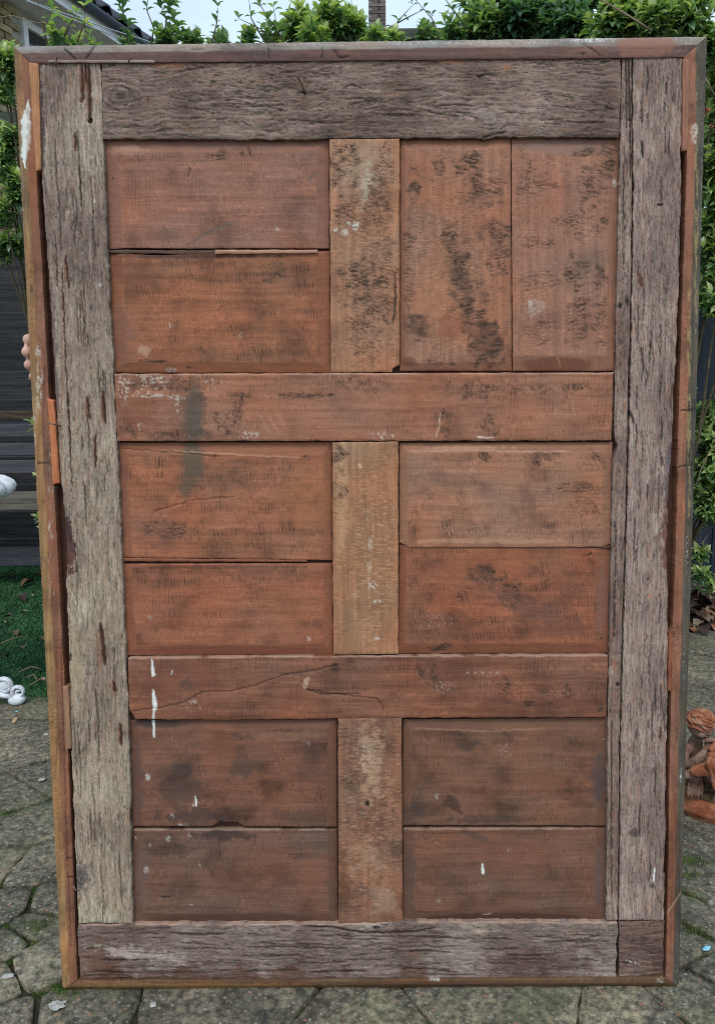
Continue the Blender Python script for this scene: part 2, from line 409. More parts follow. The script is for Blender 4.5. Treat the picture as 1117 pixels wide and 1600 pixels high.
def board(name, left, right, top, bottom, fn, mat, n0=0.0, thick=0.03, step=1.5, edge=0.8, seed=1, shape=None, round_=0.0015, label=None, parent=None, ledge_light=0.0):
    """a real board: outline given by four edges, front face a fine relief, side faces going back by thick"""
    left, right, top, bottom = [np.asarray(e, float) for e in (left, right, top, bottom)]
    W = np.hypot(*(right[0] - left[0])); H = np.hypot(*(left[-1] - left[0]))
    nu, nv = max(3, int(W / step) + 1), max(3, int(H / step) + 1)
    u, v = np.linspace(0, 1, nu), np.linspace(0, 1, nv)
    Lx, Ly = polyl(left, v); Rx, Ry = polyl(right, v); Tx, Ty = polyl(top, u); Bx, By = polyl(bottom, u)
    U, V = np.meshgrid(u, v)
    def coons(T, B, L, R):
        return ((1 - V) * T[None] + V * B[None] + (1 - U) * L[:, None] + U * R[:, None]
                - ((1 - U) * (1 - V) * T[0] + U * (1 - V) * T[-1] + (1 - U) * V * B[0] + U * V * B[-1]))
    x = coons(Tx, Bx, Lx, Rx); y = coons(Ty, By, Ly, Ry)
    if edge:
        eu = np.exp(-np.minimum(U, 1 - U) * W / 7); ev = np.exp(-np.minimum(V, 1 - V) * H / 7)
        x = x + edge * eu * (1.6 * fbm(y / 23, x * 0 + (U > .5) * 7.3, seed, 4)); y = y + edge * ev * (1.6 * fbm(x / 23, (V > .5) * 5.1 + y * 0, seed + 2, 4))
    x, y = x.ravel(), y.ravel(); uu, vv = U.ravel(), V.ravel()
    c, d = fn(x, y, uu, vv)
    macro = shape(x, y, uu, vv) if shape else np.zeros(x.size)
    du = np.minimum(uu, 1 - uu) * W; dv = np.minimum(vv, 1 - vv) * H; de = np.minimum(du, dv)
    d = d * sstep(-1, 5, de) - round_ * np.exp(-de / 1.6)
    if ledge_light:  # sky light on the dusty top ledge, painted into the colour as a pale line
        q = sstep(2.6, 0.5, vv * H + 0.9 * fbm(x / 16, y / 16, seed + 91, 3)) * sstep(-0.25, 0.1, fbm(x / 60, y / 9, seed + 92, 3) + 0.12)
        c = mixc(c, lin((196, 160, 142)), ledge_light * q)
    X, Z = plane_pts(x, y, n0 + macro)
    Nn = n0 + macro + d
    P = np.stack([X, -Nn, Z], 1)
    lum = (c * np.array([0.3, 0.6, 0.1])).sum(1, keepdims=True); c = (lum + (c - lum) * 0.92) * np.array([1.05, 1.01, 0.955]) if mat in (M_OAK_V, M_OAK_H) else (lum + (c - lum) * 0.87) * np.array([1.03, 1.04, 0.93])
    idx = np.arange(nu * nv).reshape(nv, nu)
    f = np.stack([idx[:-1, :-1], idx[1:, :-1], idx[1:, 1:], idx[:-1, 1:]], -1).reshape(-1, 4)
    ring = np.concatenate([idx[0, :], idx[1:, -1], idx[-1, :-1][::-1], idx[1:-1, 0][::-1]])
    nr = len(ring); A = P[ring]; B = A.copy(); B[:, 1] = -(n0 - thick)
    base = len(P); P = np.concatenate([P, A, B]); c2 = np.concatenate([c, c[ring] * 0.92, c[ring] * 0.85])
    i = np.arange(nr); j = (i + 1) % nr
    f2 = np.stack([base + i, base + j, base + nr + j, base + nr + i], -1)
    cols = np.concatenate([np.clip(c2, 0.006, 0.85), np.ones((len(c2), 1))], 1)
    me = mesh_np(name, P, [f, f2], cols)
    o = link(name, me, mat, parent or door)
    if label: o['label'] = label
    return o
def R4(x0, y0, x1, y1):                          # axis-parallel outline
    return [(x0, y0), (x0, y1)], [(x1, y0), (x1, y1)], [(x0, y0), (x1, y0)], [(x0, y1), (x1, y1)]
def quad(a, b, c, d):                            # TL TR BR BL
    return [a, d], [b, c], [a, b], [d, c]

# backing behind the boards and in the rebates
def plain(col, seed, along='v', amt=0.25):
    def fn(x, y, u, v):
        a, l = (x, y) if along == 'v' else (y, x)
        c = np.tile(np.asarray(col)[None], (x.size, 1)) * (1 + amt * fbm(a / 4, l / 60, seed, 3) + 0.15 * fbm(x / 20, y / 20, seed + 1, 3))[:, None]
        return c, 0.0004 * fbm(a / 5, l / 50, seed + 2, 3)
    return fn
board('backing_board', *quad((40, 85), (1082, 75), (1046, 1530), (112, 1534)), plain(lin((78, 46, 38)), 5), M_PINE_V, n0=-0.020, thick=0.012, step=9, edge=0)

# ---- grey oak
c_top = lin((118, 101, 92), K); c_dk = lin((82, 66, 60), K); c_pl = lin((150, 138, 128), K)
def f_toprail(x, y, u, v):
    s = 101
    kn = [(190, 150, 26), (577, 158, 9), (765, 188, 17)]
    c, d = oak_field(x, y, 'h', s, c_top, c_dk, lin((140, 124, 114), K), kn, 1.35, 1.1, 1.5)
    fan = np.exp(-(((x - 420) / 200) ** 2 + ((y - 135) / 45) ** 2))
    n = fbm((y + 0.18 * (x - 300) + 7 * gn(x / 30, y / 20, 7)) / 4.5, x / 28, 12, 3); k = sstep(0.12, 0, np.abs(n)) * fan
    c = c * (1 - 0.45 * k)[:, None]; d = d - 0.0012 * k
    c, d = stain(c, d, x, y, s, 560, 95, 420, 11, 0, lin((96, 70, 64), K), 0.45, 0.6, 0.8, 20)
    c, d = stain(c, d, x, y, s, 255, 100, 38, 7, 5, lin((150, 98, 70), K), 0.7, 0.8, 0.6, 9)
    c, d = stain(c, d, x, y, s, 705, 96, 34, 4, 3, lin((150, 98, 70), K), 0.6, 0.8, 0.6, 9)
    c, d = stain(c, d, x, y, s, 792, 105, 9, 5, 0, lin((165, 108, 78), K), 0.8, 0.6, 0.6, 6)
    c, d = stain(c, d, x, y, s, 765, 178, 60, 22, 0, lin((168, 152, 142), K), 0.45, 0.8, 0.8, 14)
    c, d = line(c, d, x, y, s, [(752, 216), (768, 210), (790, 206)], 2.0)
    c, d = line(c, d, x, y, s, [(466, 120), (478, 150)], 1.1)
    c, d = line(c, d, x, y, s, [(945, 168), (958, 170)], 2.4)
    for i in range(26):
        r = random.Random(i + 3); x0 = r.uniform(200, 930); y0 = r.uniform(100, 195); L = r.uniform(20, 75); sl = (y0 - 140) * 0.0022 + r.uniform(-.12, .12)
        c, d = line(c, d, x, y, s + i, [(x0, y0), (x0 + L * .5, y0 + L * .5 * sl + r.uniform(-4, 4)), (x0 + L, y0 + L * sl)], r.uniform(.3, 1.1), k=0.7, dep=-1.6)
    return c, d
board('rail', [(158, 97), (160, 150), (161, 216)], [(970, 85), (970, 150), (967, 214)], [(158, 97), (350, 93), (520, 89), (700, 88), (970, 86)],
      [(161, 217), (420, 218), (620, 215), (735, 215), (756, 218), (772, 213), (967, 214)], f_toprail, M_OAK_H, 0.002, 0.022, 1.5, 1.2, 3,
      label='wide grey oak top rail with deep wavy grain and a knot at one end')

def f_stileL(x, y, u, v):
    s = 201; base = np.array(lin((140, 124, 113), K))
    c, d = oak_field(x, y, 'v', s, base, lin((104, 88, 82), K), lin((166, 154, 138), K), [(150, 1223, 9), (128, 1375, 12)], 1.0, 0.9)
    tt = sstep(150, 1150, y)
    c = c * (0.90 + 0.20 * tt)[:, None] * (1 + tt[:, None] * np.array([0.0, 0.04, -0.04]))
    c, d = stain(c, d, x, y, s, 63, 200, 9, 130, -1, lin((70, 60, 66), K), 0.8, 0.5, 0.6, 12)
    c, d = stain(c, d, x, y, s, 84, 560, 9, 170, -3, lin((92, 72, 72), K), 0.7, 0.5, 0.7, 12)
    c, d = stain(c, d, x, y, s, 106, 850, 12, 62, -8, lin((92, 52, 46), K), 0.85, 0.45, 0.4, 10, dep=-4)
    c, d = stain(c, d, x, y, s, 104, 820, 7, 55, -8, lin((60, 52, 62), K), 0.6, 0.6, 0.5, 10)
    c, d = stain(c, d, x, y, s, 118, 1040, 14, 60, 0, lin((165, 150, 118), K), 0.6, 1.0, 0.4, 7)
    c, d = stain(c, d, x, y, s, 110, 1025, 6, 8, 0, lin((50, 42, 42), K), 0.8, 0.6, 0.6, 7)
    c, d = stain(c, d, x, y, s, 110, 1210, 5, 150, -2, lin((110, 84, 78), K), 0.5, 0.6, 0.6, 9)
    c, d = stain(c, d, x, y, s, 150, 1235, 34, 60, 0, lin((176, 160, 138), K), 0.5, 0.6, 0.7, 15)
    c, d = stain(c, d, x, y, s, 125, 1370, 20, 26, 0, lin((92, 86, 88), K), 0.7, 0.8, 0.6, 9)
    for p, wd in (([(128, 100), (130, 150), (128, 160)], 3.0), ([(139, 100), (140, 150), (141, 190)], 3.2), ([(134, 100), (134, 130)], 1.8), ([(118, 208), (119, 235)], 1.8),
                  ([(160, 612), (163, 640), (165, 662)], 2.4), ([(136, 620), (141, 655)], 2), ([(149, 680), (150, 730)], 1.6), ([(103, 400), (108, 450)], 1.8),
                  ([(157, 975), (161, 1000), (164, 1040)], 3.8), ([(178, 1065), (180, 1082)], 2.6), ([(188, 1130), (190, 1165)], 2.6), ([(97, 420), (103, 560), (113, 760)], 0.9)):
        c, d = stain(c, d, x, y, s, p[0][0], (p[0][1] + p[-1][1]) / 2, wd * 2.4, abs(p[-1][1] - p[0][1]) * .6 + 4, 0, lin((130, 80, 60), K), 0.55, 0.5, 0.6, 8)
        c, d = line(c, d, x, y, s, p, wd, (0.045, 0.018, 0.013), 0.92, -2.5)
    c, d = stain(c, d, x, y, s, 141, 188, 5, 6, 0, (0.02, 0.012, 0.01), 0.95, 0.3, 0.4, 6, dep=-3)
    for a, b in ((157, 445), (148, 314)): c, d = stain(c, d, x, y, s, a, b, 1.6, 4, 0, (0.6, 0.57, 0.55), 0.9, 0.2, 0.4, 6)
    for i in range(40):
        r = random.Random(i + 70); y0 = r.uniform(110, 1380); f = (y0 - 97) / 1346; xa = 60 + 62 * f; xb = 157 + 49 * f; x0 = r.uniform(xa + 6, xb - 6); L = r.uniform(20, 110)
        c, d = line(c, d, x, y, s + i, [(x0, y0), (x0 + L * .04 + r.uniform(-2, 2), y0 + L / 2), (x0 + L * .05, y0 + L)], r.uniform(.4, 1.1), k=0.7, dep=-1.2)
    return c, d
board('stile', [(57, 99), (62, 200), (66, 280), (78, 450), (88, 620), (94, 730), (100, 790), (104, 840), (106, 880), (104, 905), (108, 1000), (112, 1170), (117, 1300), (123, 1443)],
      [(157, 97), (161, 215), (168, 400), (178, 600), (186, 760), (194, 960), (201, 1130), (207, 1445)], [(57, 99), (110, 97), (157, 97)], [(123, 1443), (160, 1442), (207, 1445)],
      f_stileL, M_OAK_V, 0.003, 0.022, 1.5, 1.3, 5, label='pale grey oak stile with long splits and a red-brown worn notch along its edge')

def f_stileR(x, y, u, v):
    s = 301
    c, d = oak_field(x, y, 'v', s, lin((140, 122, 113), K), lin((104, 88, 82), K), lin((158, 142, 130), K), [(1012, 905, 9), (991, 1302, 7)], 1.0, 0.9)
    c, d = stain(c, d, x, y, s, 1058, 620, 8, 140, 3, lin((92, 70, 72), K), 0.6, 0.6, 0.7, 12)
    c, d = stain(c, d, x, y, s, 1044, 740, 7, 90, 3, lin((74, 66, 78), K), 0.7, 0.6, 0.7, 12)
    c, d = stain(c, d, x, y, s, 1040, 850, 9, 75, 2, lin((110, 62, 50), K), 0.75, 0.7, 0.6, 12)
    for i in range(26):
        r = random.Random(i + 500); c, d = stain(c, d, x, y, s + i, r.uniform(985, 1050), r.uniform(420, 1200), r.uniform(1.5, 3), r.uniform(5, 14), 5, lin((160, 112, 88), K), 0.35, 0.6, 0.6, 7)
    c, d = stain(c, d, x, y, s, 1000, 438, 5, 14, -15, (0.12, 0.03, 0.02), 0.8, 0.8, 0.5, 6, dep=-1)
    c, d = stain(c, d, x, y, s, 1031, 1148, 3, 14, 0, (0.08, 0.02, 0.015), 0.85, 0.6, 0.5, 6, dep=-1)
    c, d = stain(c, d, x, y, s, 991, 1302, 11, 8, 10, lin((88, 76, 74), K), 0.85, 0.15, 0.4, 6)
    c, d = stain(c, d, x, y, s, 1018, 1384, 7, 5, 10, lin((84, 74, 72), K), 0.85, 0.25, 0.4, 6)
    c, d = stain(c, d, x, y, s, 1015, 930, 4, 5, 0, lin((170, 112, 84), K), 0.6, 0.4, 0.4, 6)
    c, d = line(c, d, x, y, s, [(1002, 220), (1004, 245)], 2.2)
    c, d = line(c, d, x, y, s, [(1027, 319), (1035, 320)], 2.2)
    c, d = line(c, d, x, y, s, [(982, 640), (987, 652), (990, 662)], 2.2)
    for i in range(55):
        r = random.Random(i + 170); y0 = r.uniform(90, 1380); x0 = r.uniform(990, 1058 - 20 * (y0 - 85) / 1350); L = r.uniform(8, 60)
        c, d = line(c, d, x, y, s + i, [(x0, y0), (x0 + r.uniform(-2, 3), y0 + L / 2), (x0 - L * .02, y0 + L)], r.uniform(.4, 1.2), k=0.75, dep=-1.4)
    c, d = paint(c, d, x, y, s, [(1023, 1356, 1), (1021, 1368, 2), (1020, 1378, 1.5)], 0.9)
    return c, d
board('stile', [(989, 84), (990, 300), (988, 450), (985, 600), (984, 655), (981, 760), (977, 900), (974, 1010), (970, 1150), (969, 1300), (967, 1438)],
      [(1066, 84), (1063, 300), (1060, 450), (1053, 600), (1049, 690), (1042, 790), (1042, 900), (1043, 1000), (1040, 1200), (1037, 1438)],
      [(989, 84), (1020, 83), (1050, 82), (1066, 84)], [(967, 1440), (1037, 1438)], f_stileR, M_OAK_V, 0.003, 0.022, 1.5, 1.3, 9,
      label='broad grey oak stile scarred with small rust-coloured pits')
def f_stileN(x, y, u, v):
    s = 351
    c, d = oak_field(x, y, 'v', s, lin((128, 109, 100), K), lin((96, 76, 68), K), lin((150, 134, 122), K), (), 1.0, 0.8)
    c, d = stain(c, d, x, y, s, 960, 1180, 12, 300, 0, lin((112, 84, 72), K), 0.5, 0.6, 0.7, 20)
    for (a, b, r1, r2) in ((992, 146, 4, 4), (985, 187, 4, 3), (970, 478, 4, 5), (982, 470, 4, 12), (967, 1069, 4, 5)):
        c, d = stain(c, d, x, y, s, a - 2, b, r1, r2, 0, (0.02, 0.014, 0.012), 0.9, 0.3, 0.5, 6, dep=-3)
    for (a, b, r1, r2) in ((975, 633, 3, 12), (959, 1040, 4, 12), (958, 1085, 3, 7), (958, 1275, 4, 4), (957, 988, 3, 12)):
        c, d = stain(c, d, x, y, s, a, b, r1, r2, 0, lin((152, 94, 70), K), 0.65, 0.5, 0.6, 6)
    for p, wd in (([(982, 90), (983, 140), (984, 190), (985, 280)], 1.6), ([(978, 90), (979, 200)], 0.8), ([(975, 230), (973, 420)], .7), ([(962, 800), (958, 1000)], .7), ([(955, 1100), (955, 1400)], .8)):
        c, d = line(c, d, x, y, s, p, wd)
    c, d = stain(c, d, x, y, s, 970, 712, 10, 8, 0, lin((110, 100, 96), K), 0.7, 0.3, 0.5, 6)
    return c, d
board('stile', [(972, 86), (969, 215), (966, 350), (962, 520), (960, 640), (960, 684), (966, 696), (962, 706), (957, 716), (956, 800), (953, 950), (950, 1080), (949, 1250), (947, 1438)],
      [(986, 84), (987, 300), (985, 450), (981, 600), (980, 655), (978, 760), (974, 900), (970.5, 1010), (967, 1150), (966, 1300), (964, 1438)],
      [(972, 86), (987, 84)], [(947, 1440), (965, 1440)], f_stileN, M_OAK_V, 0.001, 0.02, 1.5, 0.7, 12, label='narrow split-off strip of grey oak beside the broad stile')

def f_bottom(x, y, u, v):
    s = 401
    c, d = oak_field(x, y, 'h', s, lin((116, 101, 94), K), lin((84, 66, 60), K), lin((146, 134, 124), K), [(588, 1452, 6)], 1.1, 0.9, 1.2)
    c, d = stain(c, d, x, y, s, 300, 1526, 420, 22, 0, lin((92, 60, 48), K), 0.7, 0.9, 0.7, 26)
    c, d = stain(c, d, x, y, s, 145, 1500, 50, 30, 10, lin((112, 76, 60), K), 0.6, 0.9, 0.6, 18)
    c, d = stain(c, d, x, y, s, 215, 1490, 80, 12, 6, lin((172, 158, 146), K), 0.7, 0.9, 0.6, 14)
    c, d = stain(c, d, x, y, s, 850, 1500, 130, 20, -4, lin((84, 60, 54), K), 0.5, 0.9, 0.6, 20)
    c, d = line(c, d, x, y, s, [(470, 1447), (520, 1449), (570, 1458), (640, 1456), (680, 1450)], 1.6)
    c, d = stain(c, d, x, y, s, 588, 1449, 7, 3.5, 0, (0.02, 0.015, 0.02), 0.8, 0.2, 0.4, 6)
    for i in range(60):
        r = random.Random(i + 900); x0 = r.uniform(130, 900); y0 = r.uniform(1455, 1525); L = r.uniform(15, 90)
        c, d = line(c, d, x, y, s + i, [(x0, y0), (x0 + L * .5, y0 + r.uniform(-2, 2)), (x0 + L, y0 + r.uniform(-2, 2))], r.uniform(.4, 1.1), k=0.7, dep=-1.3)
    return c, d
board('rail', [(122, 1445), (122, 1480), (126, 1530)], [(965, 1441), (963, 1490), (962, 1528)], [(122, 1446), (300, 1445), (524, 1445), (626, 1441), (965, 1441)],
      [(126, 1532), (180, 1530), (330, 1533), (520, 1530), (700, 1530), (962, 1528)], f_bottom, M_OAK_H, 0.002, 0.022, 1.5, 1.6, 15, ledge_light=0.5, label='rough grey-brown oak bottom rail with a long crack')
def f_block(x, y, u, v):
    c, d = oak_field(x, y, 'h', 451, lin((104, 84, 76), K), lin((74, 54, 50), K), lin((124, 106, 98), K), (), 1.0, 0.9)
    c, d = flecks(c, d, x, y, 455, 988, 1503, 14, 6, 0.9, 0.05, 5)
    c, d = line(c, d, x, y, 455, [(972, 1504), (983, 1506)], 1.6)
    return c, d
board('rail', *quad((967, 1440), (1038, 1439), (1036, 1524), (967, 1527)), f_block, M_OAK_H, 0.001, 0.02, 1.5, 1.2, 18, label='short brown end block of the bottom rail beyond a dark gap')

# ---- brown rails, muntins and boards
def f_rail1(x, y, u, v):
    s = 501
    c, d = pine_field(x, y, 'h', s, lin((155, 98, 74), K), 0.5, 0.1, 6, 0.25, 0.14, 0.4)
    c, d = stain(c, d, x, y, s, 215, 640, 55, 50, 0, lin((126, 68, 46), K), 0.6, 0.6, 0.7, 20)
    c, d = stain(c, d, x, y, s, 560, 640, 380, 60, 0, lin((160, 104, 82), K), 0.25, 0.6, 0.7, 40)
    for a, b, r1, r2, rot in ((378, 615, 26, 6, 0), (372, 640, 10, 28, 20), (350, 660, 28, 16, 30), (470, 618, 50, 6, -3), (490, 621, 26, 4, -5), (300, 680, 100, 9, 0), (260, 600, 80, 20, 0), (560, 600, 60, 14, 0),
                              (750, 610, 60, 18, 0), (860, 605, 80, 10, 0), (765, 665, 20, 22, 0), (690, 660, 20, 20, 0), (200, 675, 30, 12, 0)):
        c, d = torn(c, d, x, y, s + int(a), a, b, r1, r2, rot, 0.6, 80, 0.05, step=(7, 3))
    c, d = stain(c, d, x, y, s, 303, 648, 22, 62, 0, lin((88, 76, 68), K), 0.9, 0.35, 0.55, 16)
    c, d = stain(c, d, x, y, s, 316, 622, 9, 12, 0, lin((58, 52, 52), K), 0.5, 0.5, 0.7, 9)
    for (a, b, r1, r2, th) in ((240, 592, 30, 9, 0.0), (195, 608, 14, 28, 0.05), (238, 618, 42, 4, -0.25), (275, 622, 22, 5, 0.0), (278, 638, 5, 14, 0.0), (233, 600, 40, 24, 0.28), (218, 665, 8, 8, 0.1), (390, 680, 22, 9, 0.05), (330, 600, 20, 10, 0.3), (595, 680, 30, 8, 0.15)):
        c, d = flecks(c, d, x, y, s + b, a, b, r1, r2, 0.75, th, 5, (0.62, 0.58, 0.55))
    c, d = torn(c, d, x, y, s + 3, 372, 619, 26, 4, 0, 0.9, 0, 0.2); c, d = torn(c, d, x, y, s + 5, 490, 619, 46, 3.5, -4, 0.9, 0, 0.2); c, d = torn(c, d, x, y, s + 6, 376, 640, 5, 24, 10, 0.7, 80, 0.1)
    c, d = line(c, d, x, y, s, [(688, 645), (686, 665), (680, 685)], 0.8, lin((200, 160, 140)), 0.7, 0.2)
    c, d = line(c, d, x, y, s, [(745, 683), (770, 684)], 1.2, lin((215, 200, 190)), 0.8, 0.2)
    for i in range(14):
        c, d = line(c, d, x, y, s, [(398 + i * 3, 640 + i % 5 * 6), (412 + i * 3, 655 + i % 5 * 6)], 0.4, lin((185, 135, 110)), 0.3, 0)
    return c, d
board('rail', *quad((179, 584), (958, 582), (955, 688), (183, 689)), f_rail1, M_PINE_H, 0.0015, 0.02, 1.5, 0.6, 21, ledge_light=0.5, label='upper brown cross rail with a grey smear and pale paint scuffs')
def f_rail2(x, y, u, v):
    s = 551
    c, d = pine_field(x, y, 'h', s, lin((134, 82, 61), K), 0.6, 0.05, 5.5, 0.25, 0.25, 0.25)
    c, d = stain(c, d, x, y, s, 280, 1060, 90, 50, 0, lin((118, 64, 50), K), 0.5, 0.6, 0.8, 30)
    c, d = stain(c, d, x, y, s, 700, 1050, 60, 30, 0, lin((112, 62, 48), K), 0.5, 0.8, 0.7, 24)
    c, d = stain(c, d, x, y, s, 820, 1100, 150, 18, 0, lin((104, 54, 38), K), 0.5, 0.8, 0.7, 24)
    c, d = line(c, d, x, y, s, [(208, 1111), (250, 1106), (290, 1097), (315, 1081), (360, 1080), (400, 1071), (440, 1055)], 0.5, k=.6)
    c, d = line(c, d, x, y, s, [(440, 1055), (490, 1048), (530, 1038)], 0.7, k=.6)
    c, d = line(c, d, x, y, s, [(480, 1078), (520, 1084), (590, 1092), (600, 1108)], 0.6, k=.6)
    c, d = line(c, d, x, y, s, [(470, 1064), (480, 1078), (500, 1085), (560, 1084)], 0.8, k=.7)
    c, d = stain(c, d, x, y, s, 478, 1068, 5, 12, 20, lin((190, 150, 130), K), 0.8, 0.5, 0.5, 8)
    c, d = torn(c, d, x, y, s, 528, 1040, 22, 10, -15, 0.75, 150, 0.1)
    c, d = torn(c, d, x, y, s, 670, 1055, 26, 18, 60, 0.7, 60, 0.05)
    c, d = torn(c, d, x, y, s, 790, 1070, 26, 14, 30, 0.7, 30, 0.0)
    c, d = torn(c, d, x, y, s, 932, 1105, 16, 11, 0, 0.8, 0, 0.1)
    c, d = torn(c, d, x, y, s, 820, 1100, 60, 5, 4, 0.7, 0, 0.1)
    c, d = torn(c, d, x, y, s, 880, 1082, 40, 10, 0, 0.6, 85, 0.05, step=(7, 3))
    c, d = stain(c, d, x, y, s, 290, 1070, 15, 12, 0, (0.08, 0.05, 0.045), 0.6, 0.7, 0.7, 8)
    c, d = flecks(c, d, x, y, s, 300, 1102, 20, 14, 0.6, 0.1, 4, (0.5, 0.42, 0.38), 2.5)
    c, d = flecks(c, d, x, y, s, 690, 1072, 30, 12, 0.5, 0.15, 4, (0.5, 0.4, 0.36))
    for a in (730, 742, 754, 766, 777): c, d = stain(c, d, x, y, s, a, 1051, 3, 2.5, 0, (0.5, 0.33, 0.27), 0.55, 0.3, 0.5, 6)
    c, d = paint(c, d, x, y, s, [(238, 1031, 1.2), (239, 1045, 3), (240, 1055, 3), (239, 1057, 1)], 1.0)
    c, d = paint(c, d, x, y, s, [(240, 1077, 1), (241, 1090, 3.8), (243, 1104, 4.6), (241, 1112, 2), (240, 1122, 2.4)], 1.0)
    c, d = paint(c, d, x, y, s, [(269, 1048, .8), (269, 1054, .8)], 1.0)
    return c, d
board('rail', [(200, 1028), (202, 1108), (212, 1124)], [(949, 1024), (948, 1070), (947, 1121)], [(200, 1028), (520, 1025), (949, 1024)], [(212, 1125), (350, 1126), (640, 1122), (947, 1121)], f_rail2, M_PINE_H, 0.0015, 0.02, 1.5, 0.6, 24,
      ledge_light=0.5, label='lower red-brown cross rail with knots, curling cracks and white paint drips')

def f_mull1(x, y, u, v):
    s = 601
    c, d = pine_field(x, y, 'v', s, lin((164, 110, 82), K), 0.35, 0.12, 7, 0.2, 0.15, 0.6)
    c, d = stain(c, d, x, y, s, 568, 255, 60, 50, 0, lin((176, 146, 124), K), 0.5, 0.6, 0.8, 22)
    for a, b, r1, r2, rot, k in ((540, 258, 28, 42, 0, .8), (585, 320, 34, 50, 0, .6), (600, 260, 20, 34, 0, .5), (565, 440, 50, 40, 10, .85), (575, 490, 40, 44, 0, .6), (600, 410, 22, 90, 0, .4), (540, 330, 20, 30, 0, .6), (565, 500, 12, 10, 0, .8), (590, 545, 26, 26, 0, .35), (555, 540, 26, 20, 0, .3)):
        c, d = torn(c, d, x, y, s + a, a, b, r1, r2, rot, k, 15, 0.02, step=(7, 4))
    c, d = stain(c, d, x, y, s, 572, 285, 10, 45, 10, lin((206, 184, 164), K), 0.5, 0.8, 0.7, 10)
    for a, b, r in ((524, 359, 4), (539, 362, 7), (556, 353, 8), (545, 350, 4)): c, d = flecks(c, d, x, y, s + a, a, b, r, r, 0.9, -0.25, 3, (0.66, 0.64, 0.62))
    c, d = line(c, d, x, y, s, [(617, 425), (618, 470), (614, 505)], 1.6)
    c, d = hatch(c, d, x, y, s, 570, 395, 60, 60, -4, lin((190, 148, 112), K), .5)
    c, d = hatch(c, d, x, y, s + 9, 575, 330, 50, 120, -3, (0.07, 0.04, 0.025), .5)
    return c, d
board('muntin', [(515, 217), (516, 400), (517, 582)], [(624, 216), (624, 570), (613, 576), (613, 581)], [(515, 216), (624, 216)], [(517, 583), (613, 582)], f_mull1, M_PINE_V, 0.0005, 0.02, 1.5, 0.6, 27,
      label='upper short upright, tan with dark charred-looking patches')
def f_mull2(x, y, u, v):
    s = 621
    c, d = pine_field(x, y, 'v', s, lin((164, 110, 78), K), 0.3, 0.05, 6, 0.15, 0.14, 0.15)
    c, d = stain(c, d, x, y, s, 533, 750, 13, 130, 0, lin((196, 150, 112), K), 0.5, 0.5, 0.5, 16)
    c, d = torn(c, d, x, y, s, 531, 712, 14, 24, 0, 0.85, 30, 0.08, step=(7, 4)); c, d = torn(c, d, x, y, s, 537, 768, 9, 16, 30, 0.8, 50, 0.08, step=(7, 4))
    c, d = torn(c, d, x, y, s, 528, 740, 10, 90, 0, 0.4, 20, 0.0, step=(7, 4))
    c, d = stain(c, d, x, y, s, 545, 980, 22, 50, 0, lin((138, 104, 76), K), 0.5, 0.7, 0.8, 16)
    c, d = flecks(c, d, x, y, s, 577, 855, 7, 70, 0.6, 0.0, 4, (0.6, 0.5, 0.42), 5); c, d = flecks(c, d, x, y, s, 583, 915, 9, 10, 0.9, -0.1, 4, (0.68, 0.6, 0.55))
    c, d = flecks(c, d, x, y, s, 590, 940, 8, 3, 0.9, -0.2, 4, (0.68, 0.6, 0.55)); c, d = flecks(c, d, x, y, s, 587, 998, 8, 3, 0.8, -0.2, 4, (0.68, 0.55, 0.5))
    c, d = hatch(c, d, x, y, s, 585, 860, 52, 180, 4, lin((198, 154, 114), K), .5)
    c, d = hatch(c, d, x, y, s + 3, 575, 860, 60, 180, 3, lin((120, 82, 56), K), .4, sp=2.2)
    c, d = stain(c, d, x, y, s, 562, 728, 4, 5, -30, lin((215, 165, 135), K), 0.8, 0.4, 0.5, 6)
    return c, d
board('muntin', *quad((519, 691), (622, 690), (622, 1022), (521, 1023)), f_mull2, M_PINE_V, 0.0005, 0.02, 1.5, 0.5, 30, label='middle short upright, honey-coloured with a pale scuffed streak')
def f_mull3(x, y, u, v):
    s = 641
    c, d = pine_field(x, y, 'v', s, lin((142, 94, 72), K), 0.6, 0.1, 6, 0.35, 0.15, 0.5)
    c, d = stain(c, d, x, y, s, 582, 1190, 22, 70, 0, lin((186, 146, 116), K), 0.7, 0.7, 0.7, 16)
    c, d = stain(c, d, x, y, s, 590, 1290, 30, 40, 0, lin((104, 66, 50), K), 0.5, 0.7, 0.7, 18)
    c, d = stain(c, d, x, y, s, 575, 1345, 40, 30, 0, lin((160, 122, 98), K), 0.6, 0.8, 0.7, 18)
    c, d = stain(c, d, x, y, s, 600, 1410, 26, 40, 0, lin((160, 132, 112), K), 0.5, 0.8, 0.7, 18)
    c, d = stain(c, d, x, y, s, 560, 1395, 30, 14, 10, lin((104, 76, 66), K), 0.6, 0.8, 0.7, 14)
    c, d = hatch(c, d, x, y, s, 578, 1280, 60, 190, -8, lin((186, 150, 124), K), .5)
    c, d = hatch(c, d, x, y, s + 3, 575, 1280, 60, 190, -7, (0.06, 0.035, 0.025), .5, sp=2.2)
    c, d = hatch(c, d, x, y, s + 6, 560, 1160, 50, 70, -14, (0.06, 0.035, 0.025), .6, sp=2.2)
    c, d = stain(c, d, x, y, s, 574, 1256, 5, 6, 0, (0.015, 0.01, 0.01), 0.95, 0.4, 0.5, 6, dep=-2)
    c, d = flecks(c, d, x, y, s, 570, 1180, 20, 30, 0.5, 0.1, 5, (0.6, 0.48, 0.38))
    return c, d
board('muntin', *quad((528, 1122), (627, 1122), (629, 1442), (529, 1444)), f_mull3, M_PINE_V, 0.0005, 0.02, 1.5, 0.6, 33, label='lowest short upright, brown with a pale worn middle and tool marks')

